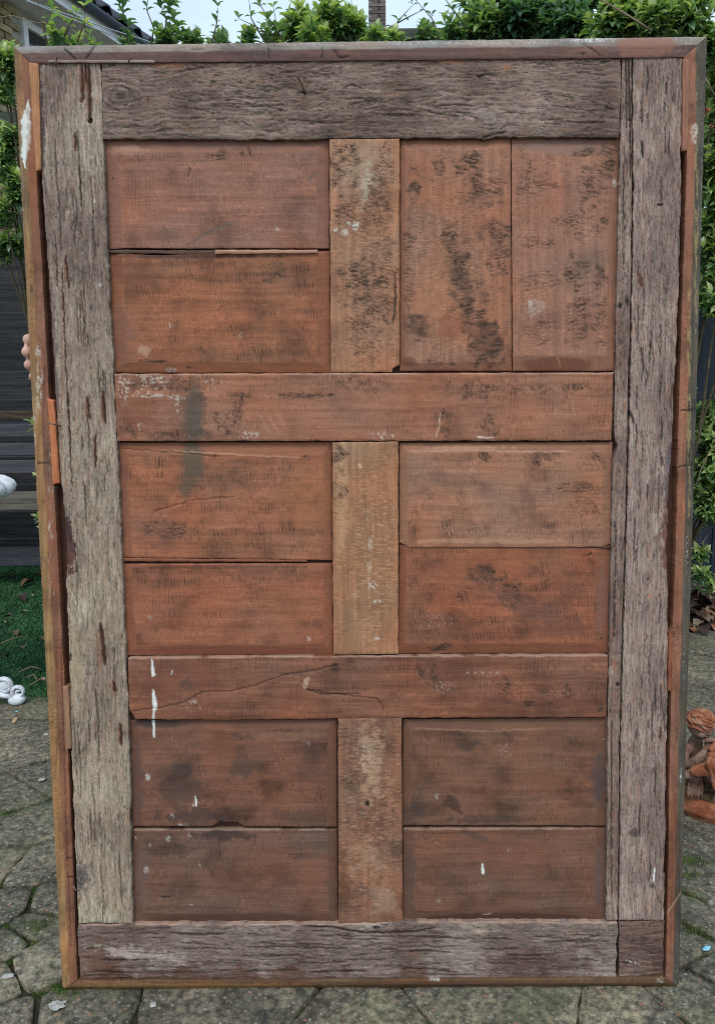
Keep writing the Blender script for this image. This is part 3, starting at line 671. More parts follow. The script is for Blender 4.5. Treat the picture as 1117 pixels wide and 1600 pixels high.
def bevel(l, t, r, b, dep=0.0045):
    """fielded panel: the margin (in pixels of the photograph) slopes down to the groove"""
    def sh(x, y, u, v, box):
        x0, y0, x1, y1 = box; k = np.ones(x.size)
        if l: k = np.minimum(k, (x - x0(y)) / l)
        if r: k = np.minimum(k, (x1(y) - x) / r)
        if t: k = np.minimum(k, (y - y0) / t)
        if b: k = np.minimum(k, (y1 - y) / b)
        return k
    return sh
def field_board(name, L, R, T, B, col, marg, seed, feats, along='h', mat=None, n0=-0.0055, label=None, kw={}, dep=0.0055, bevcol=None):
    L, R, T, B = [np.asarray(e, float) for e in (L, R, T, B)]
    ml, mt, mr, mb = marg
    def kk(x, y):
        x0 = np.interp(y, L[:, 1], L[:, 0]); x1 = np.interp(y, R[:, 1], R[:, 0]); y0 = np.interp(x, T[:, 0], T[:, 1]); y1 = np.interp(x, B[:, 0], B[:, 1])
        k = np.ones(x.size); wb = 1.6 * fbm(x / 40, y / 40, seed + 77, 2)
        if ml: k = np.minimum(k, (x - x0 + wb) / ml)
        if mr: k = np.minimum(k, (x1 - x + wb) / mr)
        if mt: k = np.minimum(k, (y - y0 + wb) / mt)
        if mb: k = np.minimum(k, (y1 - y + wb) / mb)
        return np.clip(k, 0, 1)
    def fn(x, y, u, v):
        c, d = pine_field(x, y, along, seed, lin(col, K), **kw)
        k = kk(x, y); flat = sstep(1.0, 0.9, k)
        a, l_ = (y, x) if along == 'h' else (x, y)
        sm = np.tile(np.asarray(lin(bevcol or [q * 0.93 for q in col], K))[None], (x.size, 1)) * (1 + 0.12 * fbm(a / 4, l_ / 90, seed + 31, 3) + 0.1 * fbm(x / 30, y / 30, seed + 32, 2))[:, None]
        c = c * (1 - flat[:, None]) + sm * flat[:, None]; d = d * (1 - 0.8 * flat)
        ed = sstep(0.15, 0.0, np.abs(k - 0.97)) * (k < 0.995)
        c = c * (1 + 0.10 * ed)[:, None]
        for ft in feats: c, d = ft(c, d, x, y)
        return c, d
    def shp(x, y, u, v): return -dep * (1 - kk(x, y))
    return board(name, L, R, T, B, fn, mat or (M_PINE_H if along == 'h' else M_PINE_V), n0, 0.014, 1.5, 0.4, seed, shp, 0.0008, label, ledge_light=.4 if mt == 0 and seed > 870 else 0)
S = lambda *a, **k: (lambda c, d, x, y: stain(c, d, x, y, int(a[0] * 7 + a[1] * 3), *a, **k))
T_ = lambda *a, **k: (lambda c, d, x, y: (comb if len(a) > 6 and a[6] >= 70 else torn)(c, d, x, y, int(a[0] * 5 + a[1]), *a, **k))
LN = lambda pts, *a, **k: (lambda c, d, x, y: line(c, d, x, y, int(pts[0][0]), pts, *a, **k))
FL = lambda *a, **k: (lambda c, d, x, y: flecks(c, d, x, y, int(a[0] + a[1]), *a, **k))
PW = lambda pts, w0=1.0: (lambda c, d, x, y: paint(c, d, x + 2.2 * gn(y / 7, x / 9, 3) + 1.2 * gn(y / 3, x / 3, 4), y, 5, pts, w0))
PT = lambda pts, w0=1.0: (lambda c, d, x, y: paint(c, d, x, y, int(pts[0][0]), pts, w0))
DKB = lin((70, 42, 34))

field_board('panel_board', [(162, 218), (168, 300), (171, 389)], [(514, 218), (514, 388)], [(162, 218), (514, 218)], [(171, 389), (200, 387), (300, 388), (400, 387), (514, 388)],
    (148, 97, 80), (22, 18, 22, 0), 700,
    [S(200, 235, 40, 10, 0, lin((176, 134, 118), K), .5), T_(208, 245, 26, 9, 0, .6, 85, .1), T_(330, 232, 90, 6, 0, .5, 85), T_(345, 245, 40, 12, 0, .6, 0), LN([(293, 384), (318, 368), (340, 357), (372, 345)], 2.6, lin((92, 84, 84)), .55, -.2),
     LN([(480, 284), (496, 268)], 2.0, lin((92, 84, 84)), .6, -.2), LN([(297, 262), (295, 276)], 1.3, lin((60, 46, 44)), .7), LN([(387, 228), (393, 244)], 1.6, lin((60, 40, 34)), .7), S(177, 279, 3, 2, 0, (.03, .02, .02), .9, .2),
     FL(433, 358, 4, 4, .9, -.3, 3), FL(388, 366, 3, 2, .9, -.3, 3), FL(411, 324, 2, 2, .9, -.3, 3), S(450, 345, 60, 30, 0, lin((120, 76, 64), K), .45, .7, .8), S(350, 215, 200, 22, 0, lin((126, 92, 84), K), .4), FL(400, 352, 130, 40, .25, .3, 3, col=(.5, .36, .3))],
    label='mauve-brown upper panel board with faint grey scratches', kw=dict(saw=.55, saw_tilt=.03, saw_p=5.5, crumb=.35))
field_board('panel_board', [(171, 396), (174, 480), (178, 582)], [(515, 392), (516, 582)], [(171, 396), (250, 399), (330, 396), (515, 393)], [(178, 582), (516, 582)],
    (152, 90, 60), (22, 0, 22, 17), 720,
    [S(210, 425, 60, 34, 0, lin((116, 66, 46), K), .55), T_(345, 425, 90, 18, 0, .75, 88, .1, step=(8, 3.2)), T_(300, 405, 60, 10, 0, .7, 88, .1), T_(432, 430, 14, 20, 40, .8, 40, .1), T_(480, 455, 22, 60, 0, .7, 86, .12, step=(8, 3)),
     T_(400, 500, 60, 30, 0, .5, 86, .02, step=(8, 3)), T_(350, 555, 80, 14, 0, .6, 82, .1, step=(9, 3)), T_(275, 520, 16, 16, 0, .6, 86), T_(440, 552, 60, 14, 0, .5, 75, .05, step=(9, 3)), S(190, 530, 24, 70, 0, lin((124, 80, 74), K), .5),
     S(226, 548, 12, 10, 0, lin((190, 150, 128), K), .5), FL(376, 525, 4, 6, .8, .0, 3), FL(266, 509, 3, 6, .8, .0, 3), T_(235, 565, 34, 3, 0, .8, 0, .2), FL(268, 578, 12, 5, .8, -.2, 4, col=(.42, .40, .40)), S(296, 574, 5, 3, 0, (.05, .03, .025), .8), S(300, 400, 160, 5, 0, DKB, .7), FL(320, 490, 120, 70, .22, .3, 3, col=(.5, .33, .24))],
    label='orange-brown panel board with rows of dark saw marks', kw=dict(saw=.75, saw_tilt=-.12, saw_p=4.6, crumb=.4))
field_board('panel_board', [(625, 219), (625, 579)], [(797, 217), (799, 579)], [(625, 219), (797, 217)], [(625, 580), (799, 580)],
    (158, 102, 78), (10, 15, 0, 14), 740,
    [S(712, 430, 22, 70, -12, lin((92, 58, 46), K), .55, .7, .8), S(760, 530, 34, 60, -28, lin((80, 50, 42), K), .6, .7, .8), S(655, 510, 24, 26, 0, lin((84, 52, 44), K), .6, .6, .7), S(775, 370, 30, 40, 0, lin((110, 68, 54), K), .5, .7, .8), (lambda c, d, x, y: hatch(c, d, x, y, 5, 690, 420, 80, 150, -9, lin((196, 146, 116), K), .4)), (lambda c, d, x, y: hatch(c, d, x, y, 8, 690, 400, 90, 190, -9, (0.05, 0.03, 0.02), .45)),
     T_(648, 298, 14, 22, 20, .9, -7, .15), T_(645, 262, 10, 8, 0, .8, 14, .1), T_(655, 498, 22, 12, 15, .95, -7, .25), T_(660, 522, 20, 14, -10, .95, -7, .25), T_(735, 262, 24, 30, 0, .75, 14, .05), T_(690, 262, 16, 18, 60, .6, 14, .05),
     T_(705, 375, 26, 30, 0, .85, -7, .08), T_(715, 420, 26, 32, 15, .95, -7, .14), T_(728, 465, 30, 34, 20, .95, -7, .16), T_(745, 505, 34, 30, 20, .95, -7, .12), T_(765, 550, 40, 28, 15, .95, -7, .2), T_(775, 360, 34, 20, 0, .8, -7, .08), T_(760, 300, 30, 36, 0, .6, 14, .03),
     T_(780, 400, 22, 50, 0, .6, -7, 0), T_(640, 375, 14, 20, 0, .5, 14), T_(685, 567, 20, 8, 0, .9, -7, .15), T_(640, 470, 10, 60, 0, .5, 14), S(680, 450, 40, 90, 0, lin((176, 116, 84), K), .4), S(640, 565, 16, 10, 0, lin((110, 66, 48), K), .8, .3),
     S(706, 510, 30, 26, 0, lin((140, 78, 54), K), .6)] ,
    along='v', label='upright-grained panel board torn and blackened in a diagonal swathe', kw=dict(saw=.3, saw_tilt=.2, crumb=.45, blotch=.18))
field_board('panel_board', [(799, 217), (801, 579)], [(967, 216), (964, 350), (960, 579)], [(799, 217), (967, 216)], [(803, 580), (960, 580)],
    (156, 103, 82), (0, 22, 14, 26), 760,
    [S(880, 228, 90, 16, 0, lin((132, 102, 94), K), .7, .3), T_(915, 238, 36, 7, -8, .8, -7, .12), T_(950, 250, 14, 40, 0, .7, 14, .1), T_(925, 290, 26, 40, 0, .65, 14, .04), T_(900, 425, 24, 34, 0, .7, -7, .04), T_(938, 430, 13, 22, 0, .95, 14, .2),
     T_(903, 500, 22, 50, 0, .65, -7, .03), T_(935, 500, 14, 50, 0, .6, 14, .02), T_(855, 288, 24, 8, 0, .7, -7), T_(835, 378, 50, 10, 0, .6, -7), T_(945, 345, 8, 9, 0, .8, -7, .1), T_(905, 350, 40, 30, 0, .5, 14), T_(820, 250, 14, 30, 0, .5, 14), T_(830, 290, 30, 40, 0, .3, 14), T_(845, 440, 40, 20, 0, .35, -7), T_(840, 520, 30, 20, 0, .4, -7), S(870, 570, 64, 14, 0, lin((118, 70, 50), K), .9, .15, .3),
     FL(836, 480, 17, 17, .45, -.35, 4, col=(.5, .44, .4)), FL(827, 473, 5, 7, .8, -.2, 3), FL(960, 287, 5, 9, .8, -.3, 4), LN([(870, 558), (876, 572)], .8, lin((190, 130, 90)), .6, 0), S(862, 305, 30, 40, 0, lin((168, 98, 70), K), .4)],
    along='v', label='upright-grained panel board with a pale scuff near its middle', kw=dict(saw=.15, saw_tilt=.2, crumb=.45, blotch=.16))
field_board('panel_board', [(184, 692), (187, 780), (190, 871)], [(518, 691), (519, 875)], [(184, 692), (518, 691)], [(190, 871), (300, 872), (420, 874), (519, 876)],
    (156, 94, 66), (18, 20, 14, 0), 780,
    [T_(250, 735, 80, 20, 0, .7, 96, .12, step=(10, 3)), T_(400, 735, 70, 26, 0, .75, 96, .12, step=(10, 3)), T_(260, 825, 60, 16, 0, .7, 0, .1, step=(6, 3)), T_(480, 775, 36, 20, 0, .6, 88, .06), T_(345, 845, 60, 18, 0, .55, 80, .06), T_(405, 840, 22, 24, 0, .8, 80, .12), T_(320, 780, 60, 26, 0, .35, 88), T_(450, 835, 36, 18, 0, .5, 85),
     S(302, 720, 24, 44, 0, lin((92, 78, 64), K), .85, .3, .55), S(293, 760, 18, 26, 10, lin((96, 78, 62), K), .7, .4, .6), S(480, 775, 50, 60, 0, lin((166, 100, 56), K), .4), S(240, 830, 70, 40, 0, lin((130, 84, 72), K), .35), LN([(225, 704), (300, 706), (400, 712), (470, 715)], .9, lin((196, 150, 120)), .5, .1), LN([(190, 701), (300, 709), (345, 714)], .7, lin((60, 40, 30)), .5), LN([(475, 715), (480, 712)], 1.6, (.05, .03, .02), .8), LN([(240, 800), (300, 782), (370, 776)], .4, lin((100, 60, 44)), .4), S(190, 780, 14, 90, 0, lin((128, 82, 72), K), .5)],
    label='orange-brown panel board with the lower half of the grey smear', kw=dict(saw=.7, saw_tilt=-.1, saw_p=4.8, crumb=.35))
field_board('panel_board', [(190, 881), (193, 950), (199, 1024)], [(519, 880), (520, 1022)], [(190, 881), (519, 880)], [(199, 1025), (520, 1023)],
    (152, 88, 62), (18, 0, 14, 18), 800,
    [T_(270, 900, 80, 16, 0, .7, 90, .08), T_(250, 925, 50, 30, 0, .5, 90), T_(430, 898, 90, 10, 0, .7, 90, .08), T_(410, 940, 70, 26, 0, .35, 80), S(450, 950, 60, 40, 0, lin((166, 100, 66), K), .35), S(260, 995, 60, 14, 0, lin((162, 102, 76), K), .4), S(360, 1016, 170, 8, 0, lin((124, 68, 48), K), .8, .15, .3), FL(483, 998, 4, 4, .6, -.2, 3), FL(235, 965, 5, 6, .5, -.1, 3), S(345, 886, 160, 4, 0, DKB, .5)],
    label='reddish-brown panel board beneath the long horizontal split', kw=dict(saw=.45, saw_tilt=0.05, saw_p=5.2, crumb=.25))
field_board('panel_board', [(624, 692), (624, 848)], [(956, 691), (955, 849)], [(624, 692), (956, 691)], [(624, 842), (640, 849), (800, 850), (940, 850), (955, 845)],
    (160, 106, 82), (14, 16, 16, 0), 820,
    [T_(757, 712, 14, 10, 0, .7, 60, .1), T_(838, 722, 8, 8, 0, .6, 60, .1), T_(648, 820, 8, 30, 0, .8, 85, .1), T_(700, 828, 16, 18, 0, .7, 80, .08), T_(762, 830, 6, 12, 0, .9, 80, .1), T_(722, 782, 8, 30, 0, .6, 85), T_(905, 762, 60, 12, 0, .5, 0, .05), T_(895, 830, 60, 18, 0, .55, 85, .06), T_(780, 820, 130, 14, 0, .35, 88), T_(850, 712, 26, 10, 0, .7, 60, .05), T_(930, 720, 20, 20, 0, .5, 60), T_(920, 790, 30, 30, 0, .35, 60),
     S(682, 745, 20, 16, 0, lin((124, 88, 76), K), .6, .2, .6), S(770, 845, 160, 5, 0, lin((184, 132, 106), K), .6), LN([(640, 705), (740, 704), (860, 706), (890, 704)], 1.1, lin((190, 144, 122)), .6, .1), S(730, 700, 80, 4, 0, lin((190, 140, 116), K), .5), FL(790, 830, 150, 20, .25, .25, 3, col=(.55, .4, .33)), LN([(838, 720), (844, 728)], 1.1, (.08, .03, .03), .8)],
    label='pale pinkish-brown panel board overlapping the one beneath', kw=dict(saw=.45, saw_tilt=0, saw_p=5.0, crumb=.3), n0=-0.003)
field_board('panel_board', [(624, 851), (622, 1021)], [(953, 857), (950, 1020)], [(624, 850), (700, 852), (800, 853), (953, 858)], [(622, 1022), (950, 1020)],
    (146, 84, 58), (12, 0, 24, 16), 840,
    [T_(645, 895, 12, 18, 0, .8, 85, .1), T_(700, 870, 60, 12, 0, .7, 85, .06), T_(760, 900, 34, 20, 25, .9, 50, .1, step=(7, 3)), T_(725, 930, 16, 14, 20, .7, 60), T_(800, 930, 30, 26, 30, .7, 50, .05), T_(840, 905, 24, 24, 0, .7, 80, .06), T_(885, 960, 34, 12, 8, .85, 75, .15), T_(740, 985, 110, 20, 0, .6, 80, .1, step=(8, 3)), T_(900, 990, 50, 16, 0, .5, 80, .05), T_(660, 970, 24, 34, 0, .7, 80, .05), T_(925, 940, 20, 14, 0, .6, 85), T_(690, 1012, 40, 6, 0, .8, 0, .15), T_(890, 890, 20, 10, 0, .7, 85),
     S(830, 950, 120, 26, 22, lin((112, 72, 62), K), .55, .6, .7), S(880, 985, 70, 14, 0, lin((112, 66, 52), K), .5), S(760, 870, 110, 20, 0, lin((160, 92, 56), K), .4), S(940, 935, 12, 70, 0, lin((130, 90, 82), K), .6), LN([(735, 893), (760, 910), (780, 920)], .5, lin((170, 112, 84)), .3, .1), S(939, 997, 3, 2, 0, (.02, .01, .01), .9, .2), FL(680, 970, 40, 14, .4, .1, 4, col=(.5, .33, .26)), LN([(920, 867), (925, 865)], 1.4, (.03, .02, .015), .9)],
    label='dark rust-brown panel board with criss-crossed saw marks', kw=dict(saw=.7, saw_tilt=-.08, saw_p=4.4, crumb=.35), n0=-0.0065)
field_board('panel_board', [(204, 1126), (205, 1200), (208, 1291)], [(526, 1124), (526, 1292)], [(204, 1126), (526, 1124)], [(208, 1291), (330, 1291), (340, 1286), (372, 1285), (380, 1291), (526, 1292)],
    (122, 78, 61), (16, 16, 16, 0), 860,
    [S(290, 1200, 24, 14, 0, lin((80, 62, 58), K), .7), S(375, 1200, 40, 18, 0, lin((84, 62, 56), K), .65, .6), S(285, 1240, 40, 26, 0, lin((84, 62, 58), K), .6, .7), S(490, 1200, 30, 40, 0, lin((96, 66, 58), K), .6, .7), S(300, 1275, 60, 14, 0, lin((76, 56, 54), K), .7, .8), S(470, 1275, 60, 16, 0, lin((90, 62, 54), K), .6), S(245, 1130, 60, 8, 0, lin((58, 48, 48), K), .8, .4), S(360, 1150, 30, 8, 0, lin((74, 54, 48), K), .6), S(395, 1150, 14, 6, 0, lin((74, 54, 48), K), .7), S(340, 1170, 40, 60, 0, lin((138, 80, 54), K), .5), S(440, 1150, 80, 8, 0, lin((146, 100, 78), K), .5), S(215, 1220, 12, 90, 0, lin((96, 68, 66), K), .6),
     PT([(240, 1124, 2.2), (241, 1136, 1.8), (241, 1147, 3.0), (241, 1151, 2.2)]), PT([(306, 1244, 0.6), (307, 1253, 2.4), (307, 1259, 1.6)]), FL(231, 1214, 5, 6, .9, -.5, 5), FL(287, 1289, 10, 3, .7, -.1, 3), FL(302, 1258, 3, 4, .6, -.2, 3), FL(482, 1161, 3, 3, .7, -.2, 3), FL(270, 1275, 5, 5, .5, -.2, 3), LN([(336, 1291), (345, 1286), (370, 1287), (378, 1291)], 3.0, (.005, .004, .004), .98, -4)],
    label='dark brown panel board spattered with white paint and a bite out of its lower edge', kw=dict(saw=.4, saw_tilt=0.08, saw_p=5.5, crumb=.5, blotch=.45))
field_board('panel_board', [(208, 1296), (207, 1442)], [(526, 1296), (528, 1442)], [(208, 1297), (526, 1295)], [(207, 1443), (528, 1442)],
    (115, 78, 65), (18, 0, 16, 17), 880,
    [S(350, 1305, 50, 12, 0, lin((66, 50, 48), K), .8, .6), T_(395, 1322, 26, 14, 0, .9, 88, .2, step=(9, 3.4)), T_(345, 1325, 10, 12, 0, .9, 88, .2), S(270, 1330, 34, 12, 0, lin((84, 60, 54), K), .7, .6), T_(266, 1330, 26, 10, 0, .6, 80, .1), S(490, 1370, 30, 50, 0, lin((134, 82, 60), K), .5), S(420, 1350, 60, 30, 0, lin((130, 80, 60), K), .35), S(370, 1435, 150, 8, 0, lin((88, 54, 46), K), .7, .2, .3), S(222, 1370, 14, 70, 0, lin((112, 84, 80), K), .6),
     FL(229, 1358, 5, 7, .6, -.3, 4), FL(263, 1311, 5, 6, .6, -.3, 4), FL(297, 1304, 4, 4, .5, -.2, 4), FL(235, 1321, 3, 4, .7, -.3, 4), FL(213, 1310, 3, 3, .7, -.3, 3), FL(299, 1414, 5, 3, .6, -.2, 3), FL(313, 1353, 4, 5, .6, -.1, 3), LN([(252, 1402), (265, 1403)], 1.2, (.03, .02, .02), .8), S(279, 1439, 3, 2, 0, (.02, .015, .015), .9, .2), S(497, 1441, 8, 2, 0, (.02, .015, .015), .9, .2), FL(278, 1395, 4, 12, .3, .1, 3)],
    label='dull brown panel board with a black row of marks along its upper edge', kw=dict(saw=.2, saw_tilt=0, crumb=.15, blotch=.3, grain=.16))
field_board('panel_board', [(630, 1124), (629, 1289)], [(948, 1122), (947, 1290)], [(630, 1124), (948, 1122)], [(629, 1290), (947, 1290)],
    (121, 80, 62), (14, 18, 18, 0), 900,
    [T_(690, 1150, 40, 12, 0, .55, 88, .05), S(730, 1165, 22, 12, 0, lin((80, 58, 52), K), .6), S(705, 1255, 26, 12, 30, lin((66, 46, 42), K), .75, .5, .5), S(760, 1280, 80, 8, 0, lin((70, 52, 50), K), .6), S(935, 1220, 20, 60, 0, lin((78, 64, 66), K), .75, .4, .8), S(850, 1220, 60, 30, 0, lin((138, 82, 56), K), .5), S(800, 1175, 70, 20, 0, lin((138, 88, 66), K), .45), S(640, 1270, 26, 18, 0, lin((74, 58, 56), K), .6), T_(800, 1245, 50, 14, 0, .4, 88, .05), T_(745, 1230, 36, 12, 0, .4, 88, .05), LN([(645, 1138), (760, 1143), (850, 1138)], 1.0, lin((160, 116, 94)), .5, .1),
     FL(683, 1243, 4, 5, .6, -.2, 3), S(941, 1153, 3, 2, 0, (.02, .02, .02), .8), FL(942, 1155, 2, 2, .8, -.3, 3), FL(790, 1172, 20, 16, .35, .25, 3)],
    label='dark brown panel board with bluish bloom near one end', kw=dict(saw=.5, saw_tilt=.02, saw_p=5, crumb=.35, blotch=.35))
field_board('panel_board', [(630, 1295), (629, 1441)], [(947, 1294), (946, 1440)], [(630, 1295), (947, 1294)], [(629, 1442), (946, 1440)],
    (116, 78, 63), (20, 0, 18, 20), 920,
    [S(790, 1434, 150, 9, 0, lin((78, 46, 38), K), .85, .15, .3), S(640, 1370, 12, 60, 0, lin((88, 66, 64), K), .6), S(936, 1370, 12, 60, 0, lin((104, 80, 80), K), .6), S(800, 1340, 90, 40, 0, lin((132, 80, 62), K), .45), T_(660, 1310, 26, 12, 0, .4, 60), S(740, 1305, 40, 6, 20, lin((84, 62, 60), K), .6),
     PT([(753, 1350, 1.6), (754, 1358, 3), (754, 1364, 2.4)]), FL(687, 1409, 5, 6, .5, -.1, 3), FL(795, 1328, 5, 5, .4, -.1, 3), LN([(755, 1428), (768, 1427)], .7, lin((190, 160, 140)), .6, 0)],
    label='dull brown panel board with one upright dab of white paint', kw=dict(saw=.2, saw_tilt=0, crumb=.12, blotch=.25, grain=.16))

# slivers, shims and lips
board('sliver', *quad((336, 390), (496, 390), (496, 395), (336, 396)), plain(lin((176, 128, 106), K), 41, 'h'), M_PINE_H, 0.001, 0.012, 1.8, 0.5, 41, label='pale strip of split wood in the upper joint')
board('sliver', *quad((170, 390), (335, 391), (335, 397), (170, 395)), plain(lin((92, 66, 54), K), 42, 'h'), M_PINE_H, -0.004, 0.012, 1.8, 0.9, 42, label='dark splintered strip in the upper joint')
board('sliver', *quad((192, 872), (480, 875), (480, 878), (192, 877)), plain(lin((136, 76, 52), K), 43, 'h'), M_PINE_H, -0.004, 0.012, 1.8, 0.5, 43)
board('sliver', *quad((640, 852), (953, 853), (953, 856), (700, 853.5)), plain(lin((110, 72, 56), K), 44, 'h'), M_PINE_H, -0.006, 0.008, 1.8, 0.3, 44)
board('sliver', *quad((76, 93), (241, 93), (241, 97), (76, 97)), plain(lin((150, 126, 116), K), 45, 'h'), M_PINE_H, 0.009, 0.005, 1.8, 0.4, 45, label='thin stick nailed along the top edge')

# ---- outer frame: four mitred lengths, outer half rounded off
def frame_piece(corners, side, inner_c, outer_c, seed, feats=(), split=0.5, drop=0.016, lift=0.006, outer_var=None, inner=None):
    L, R, T, B = quad(*corners)
    if inner is not None:
        if side == 'l': R = inner
        else: L = inner
    def across(u, v):   # 0 at the outer edge, 1 at the inner edge
        return {'l': u, 'r': 1 - u, 't': v, 'b': 1 - v}[side]
    along = 'v' if side in 'lr' else 'h'
    def shp(x, y, u, v):
        w_ = across(u, v); k = np.clip(1 - w_ / split, 0, 1)
        return -drop * k ** 1.6
    def fn(x, y, u, v):
        w_ = across(u, v) + 0.06 * fbm(x / 30, y / 30, seed + 5, 3)
        c, d = pine_field(x, y, along, seed, inner_c, saw=.1, crumb=.25, grain=.22, blotch=.3)
        co, _ = pine_field(x, y, along, seed + 3, outer_c, saw=.05, crumb=.3, grain=.28, blotch=.3)
        if outer_var is not None: co = outer_var(co, x, y)
        m = sstep(split + 0.05, split - 0.05, w_)
        c = c * (1 - m[:, None]) + co * m[:, None]
        for ft in feats: c, d = ft(c, d, x, y)
        return c, d
    return board('frame_strip', L, R, T, B, fn, M_PINE_V if along == 'v' else M_PINE_H, lift, 0.045, 1.7, 0.5, seed, shp, 0.001)
redb = lin((136, 84, 62), K)
fl_ = frame_piece([(22, 72), (47, 99), (121, 1532), (98, 1547)], 'l', redb, lin((150, 108, 66), K), 950,
    [PW([(45, 155, .6), (44, 172, 5), (41, 190, 8.5), (42, 212, 9), (41, 230, 7), (38, 246, 5), (40, 264, .8)]), FL(62, 600, 6, 50, .8, -.1, 6, aspect=2), FL(60, 550, 5, 16, .8, -.3, 5), FL(34, 290, 5, 200, .35, .15, 3, aspect=5), FL(80, 780, 6, 340, .4, .3, 3, aspect=6), FL(55, 660, 4, 60, .6, .1, 3, aspect=4),
     S(50, 250, 9, 120, -2, lin((150, 84, 50), K), .5), LN([(76, 400), (84, 640), (100, 900)], .5, (.08, .04, .02), .5), LN([(96, 1000), (104, 1300), (112, 1480)], .7, (.06, .03, .02), .6), S(50, 450, 2, 9, 0, (.05, .02, .02), .7), FL(78, 822, 3, 12, .8, -.3, 4), S(112, 1500, 9, 30, 0, lin((150, 96, 56), K), .4),
     LN([(60, 724), (78, 724)], .8), LN([(104, 1341), (116, 1341)], .8), LN([(105, 1371), (117, 1371)], .8)], 0.5,
    outer_var=lambda c, x, y: c * (0.82 + 0.3 * sstep(300, 1000, y))[:, None], inner=[(47, 99), (57, 268), (68, 460), (84, 750), (100, 1050), (112, 1300), (121, 1532)])
fl_['label'] = 'long frame strip with ochre outer edge and flaking grey-white paint'
fr_ = frame_piece([(1068, 88), (1104, 58), (1060, 1543), (1040, 1528)], 'r', lin((144, 90, 68), K), lin((92, 81, 70), K), 960,
    [FL(1083, 202, 7, 12, .9, -.3, 5), FL(1083, 218, 5, 8, .9, -.3, 5), S(1080, 164, 3, 6, 20, (.02, .012, .01), .9, .3), S(1077, 300, 7, 170, 0, lin((158, 98, 74), K), .5), FL(1087, 330, 4, 270, .8, -.12, 4, col=(.42, .29, .10), aspect=7), FL(1076, 650, 4, 250, .8, -.12, 4, col=(.42, .30, .11), aspect=7), FL(1096, 500, 3, 400, .5, .2, 4, col=(.40, .36, .28), aspect=5),
     FL(1072, 870, 3, 40, .7, .1, 3), FL(1068, 1040, 3, 60, .6, .2, 3), S(1052, 1350, 14, 180, 0, lin((88, 50, 36), K), .55, .4, .8), FL(1063, 1210, 2, 16, .8, -.2, 4), LN([(1043, 1425), (1065, 1392)], .8, lin((170, 140, 110)), .7, 0), LN([(1062, 642), (1086, 640)], .7), LN([(1058, 730), (1082, 726)], .7)], 0.5, inner=[(1068, 88), (1073, 240), (1066, 460), (1060, 650), (1056, 840), (1050, 1000), (1046, 1200), (1044, 1350), (1040, 1528)])
fr_['label'] = 'long frame strip with dark olive-stained outer edge'
ft_ = frame_piece([(22, 72), (1104, 57), (1068, 89), (47, 99)], 't', lin((106, 76, 72), K), lin((132, 118, 114), K), 970,
    [S(1010, 72, 62, 22, 0, lin((138, 92, 76), K), .85, .3, .4), FL(925, 62, 40, 6, .8, -.2, 5), S(500, 90, 560, 5, 0, lin((84, 56, 54), K), .4), LN([(522, 78), (530, 90), (545, 88)], 2.0, (.03, .02, .02), .8), S(910, 83, 5, 3, 0, (.02, .015, .015), .9, .2), S(310, 77, 14, 2.5, 0, lin((70, 62, 66)), .7), LN([(102, 76), (118, 92)], 1.0), LN([(152, 66), (134, 92)], .8), LN([(905, 64), (945, 92)], .8, lin((80, 60, 56)), .7), LN([(420, 74), (420, 92)], .8), LN([(504, 72), (503, 90)], .8),
     FL(700, 66, 200, 5, .5, .1, 4, col=(.5, .5, .5)), FL(420, 70, 200, 4, .45, .15, 4, col=(.5, .42, .36)), S(610, 83, 200, 3, 0, lin((120, 80, 74), K), .5)], 0.42, drop=0.014)
ft_['label'] = 'top frame strip, greyed along its upper edge'
fb_ = frame_piece([(121, 1533), (1040, 1528), (1060, 1543), (98, 1548)], 'b', lin((104, 72, 50), K), lin((92, 66, 42), K), 980,
    [S(300, 1540, 260, 5, 0, lin((150, 106, 54), K), .4), S(700, 1536, 260, 4, 0, lin((84, 54, 40), K), .5), FL(680, 1531, 10, 4, .9, -.3, 5), FL(1030, 1532, 8, 6, .5, -.1, 5)], 0.5, drop=0.012)
fb_['label'] = 'bottom frame strip resting on the paving'
# spacer strips between frame and stiles, with the dark rebate showing between them
def spacer(c4, col, seed, label):
    board('spacer_strip', *quad(*c4), plain(lin(col, K), seed, 'v', 0.3), M_PINE_V, 0.0085, 0.026, 1.6, 0.5, seed, label=label)
spacer([(45, 97), (60, 99), (64, 264), (56, 267)], (176, 116, 76), 61, 'light tan spacer strip at the top left of the door')
spacer([(74, 622), (84, 626), (93, 755), (83, 756)], (186, 104, 62), 62, 'orange spacer strip with a nail through it')
spacer([(98, 1072), (107, 1072), (111, 1170), (103, 1172)], (150, 108, 84), 63, 'dusty brown spacer strip low on the door')
spacer([(1067, 92), (1077, 92), (1074, 235), (1066, 235)], (150, 98, 78), 64, 'brown spacer strip below the mitred corner')
spacer([(1045, 985), (1051, 985), (1048, 1080), (1044, 1080)], (140, 76, 54), 65, 'short red-brown spacer strip beside the broad stile')

# nails
M_NAIL = simple_mat('rusty_iron', (0.10, 0.06, 0.045), (0.22, 0.16, 0.13), 60, 0.7, 0.4)
def nail(pts):
    P = []
    for (x, y, n) in pts:
        X, U = plane_pts([x], [y], [n]); P.append((X[0], -n, U[0]))
    link('nail', tube_mesh('nail', P, 0.0014, 6), M_NAIL, door)
nail([(92, 88, .020), (89, 90, .019), (88, 98, .014), (88, 104, .006)])
nail([(207, 88, .020), (203, 92, .018), (201, 97, .010)])
nail([(77, 661, .022), (85, 663, .016), (95, 665, .004)])
nail([(115, 1384, .016), (118, 1390, .018), (124, 1392, .008)])
nail([(1046, 978, .012), (1050, 986, .014), (1053, 990, .010)])
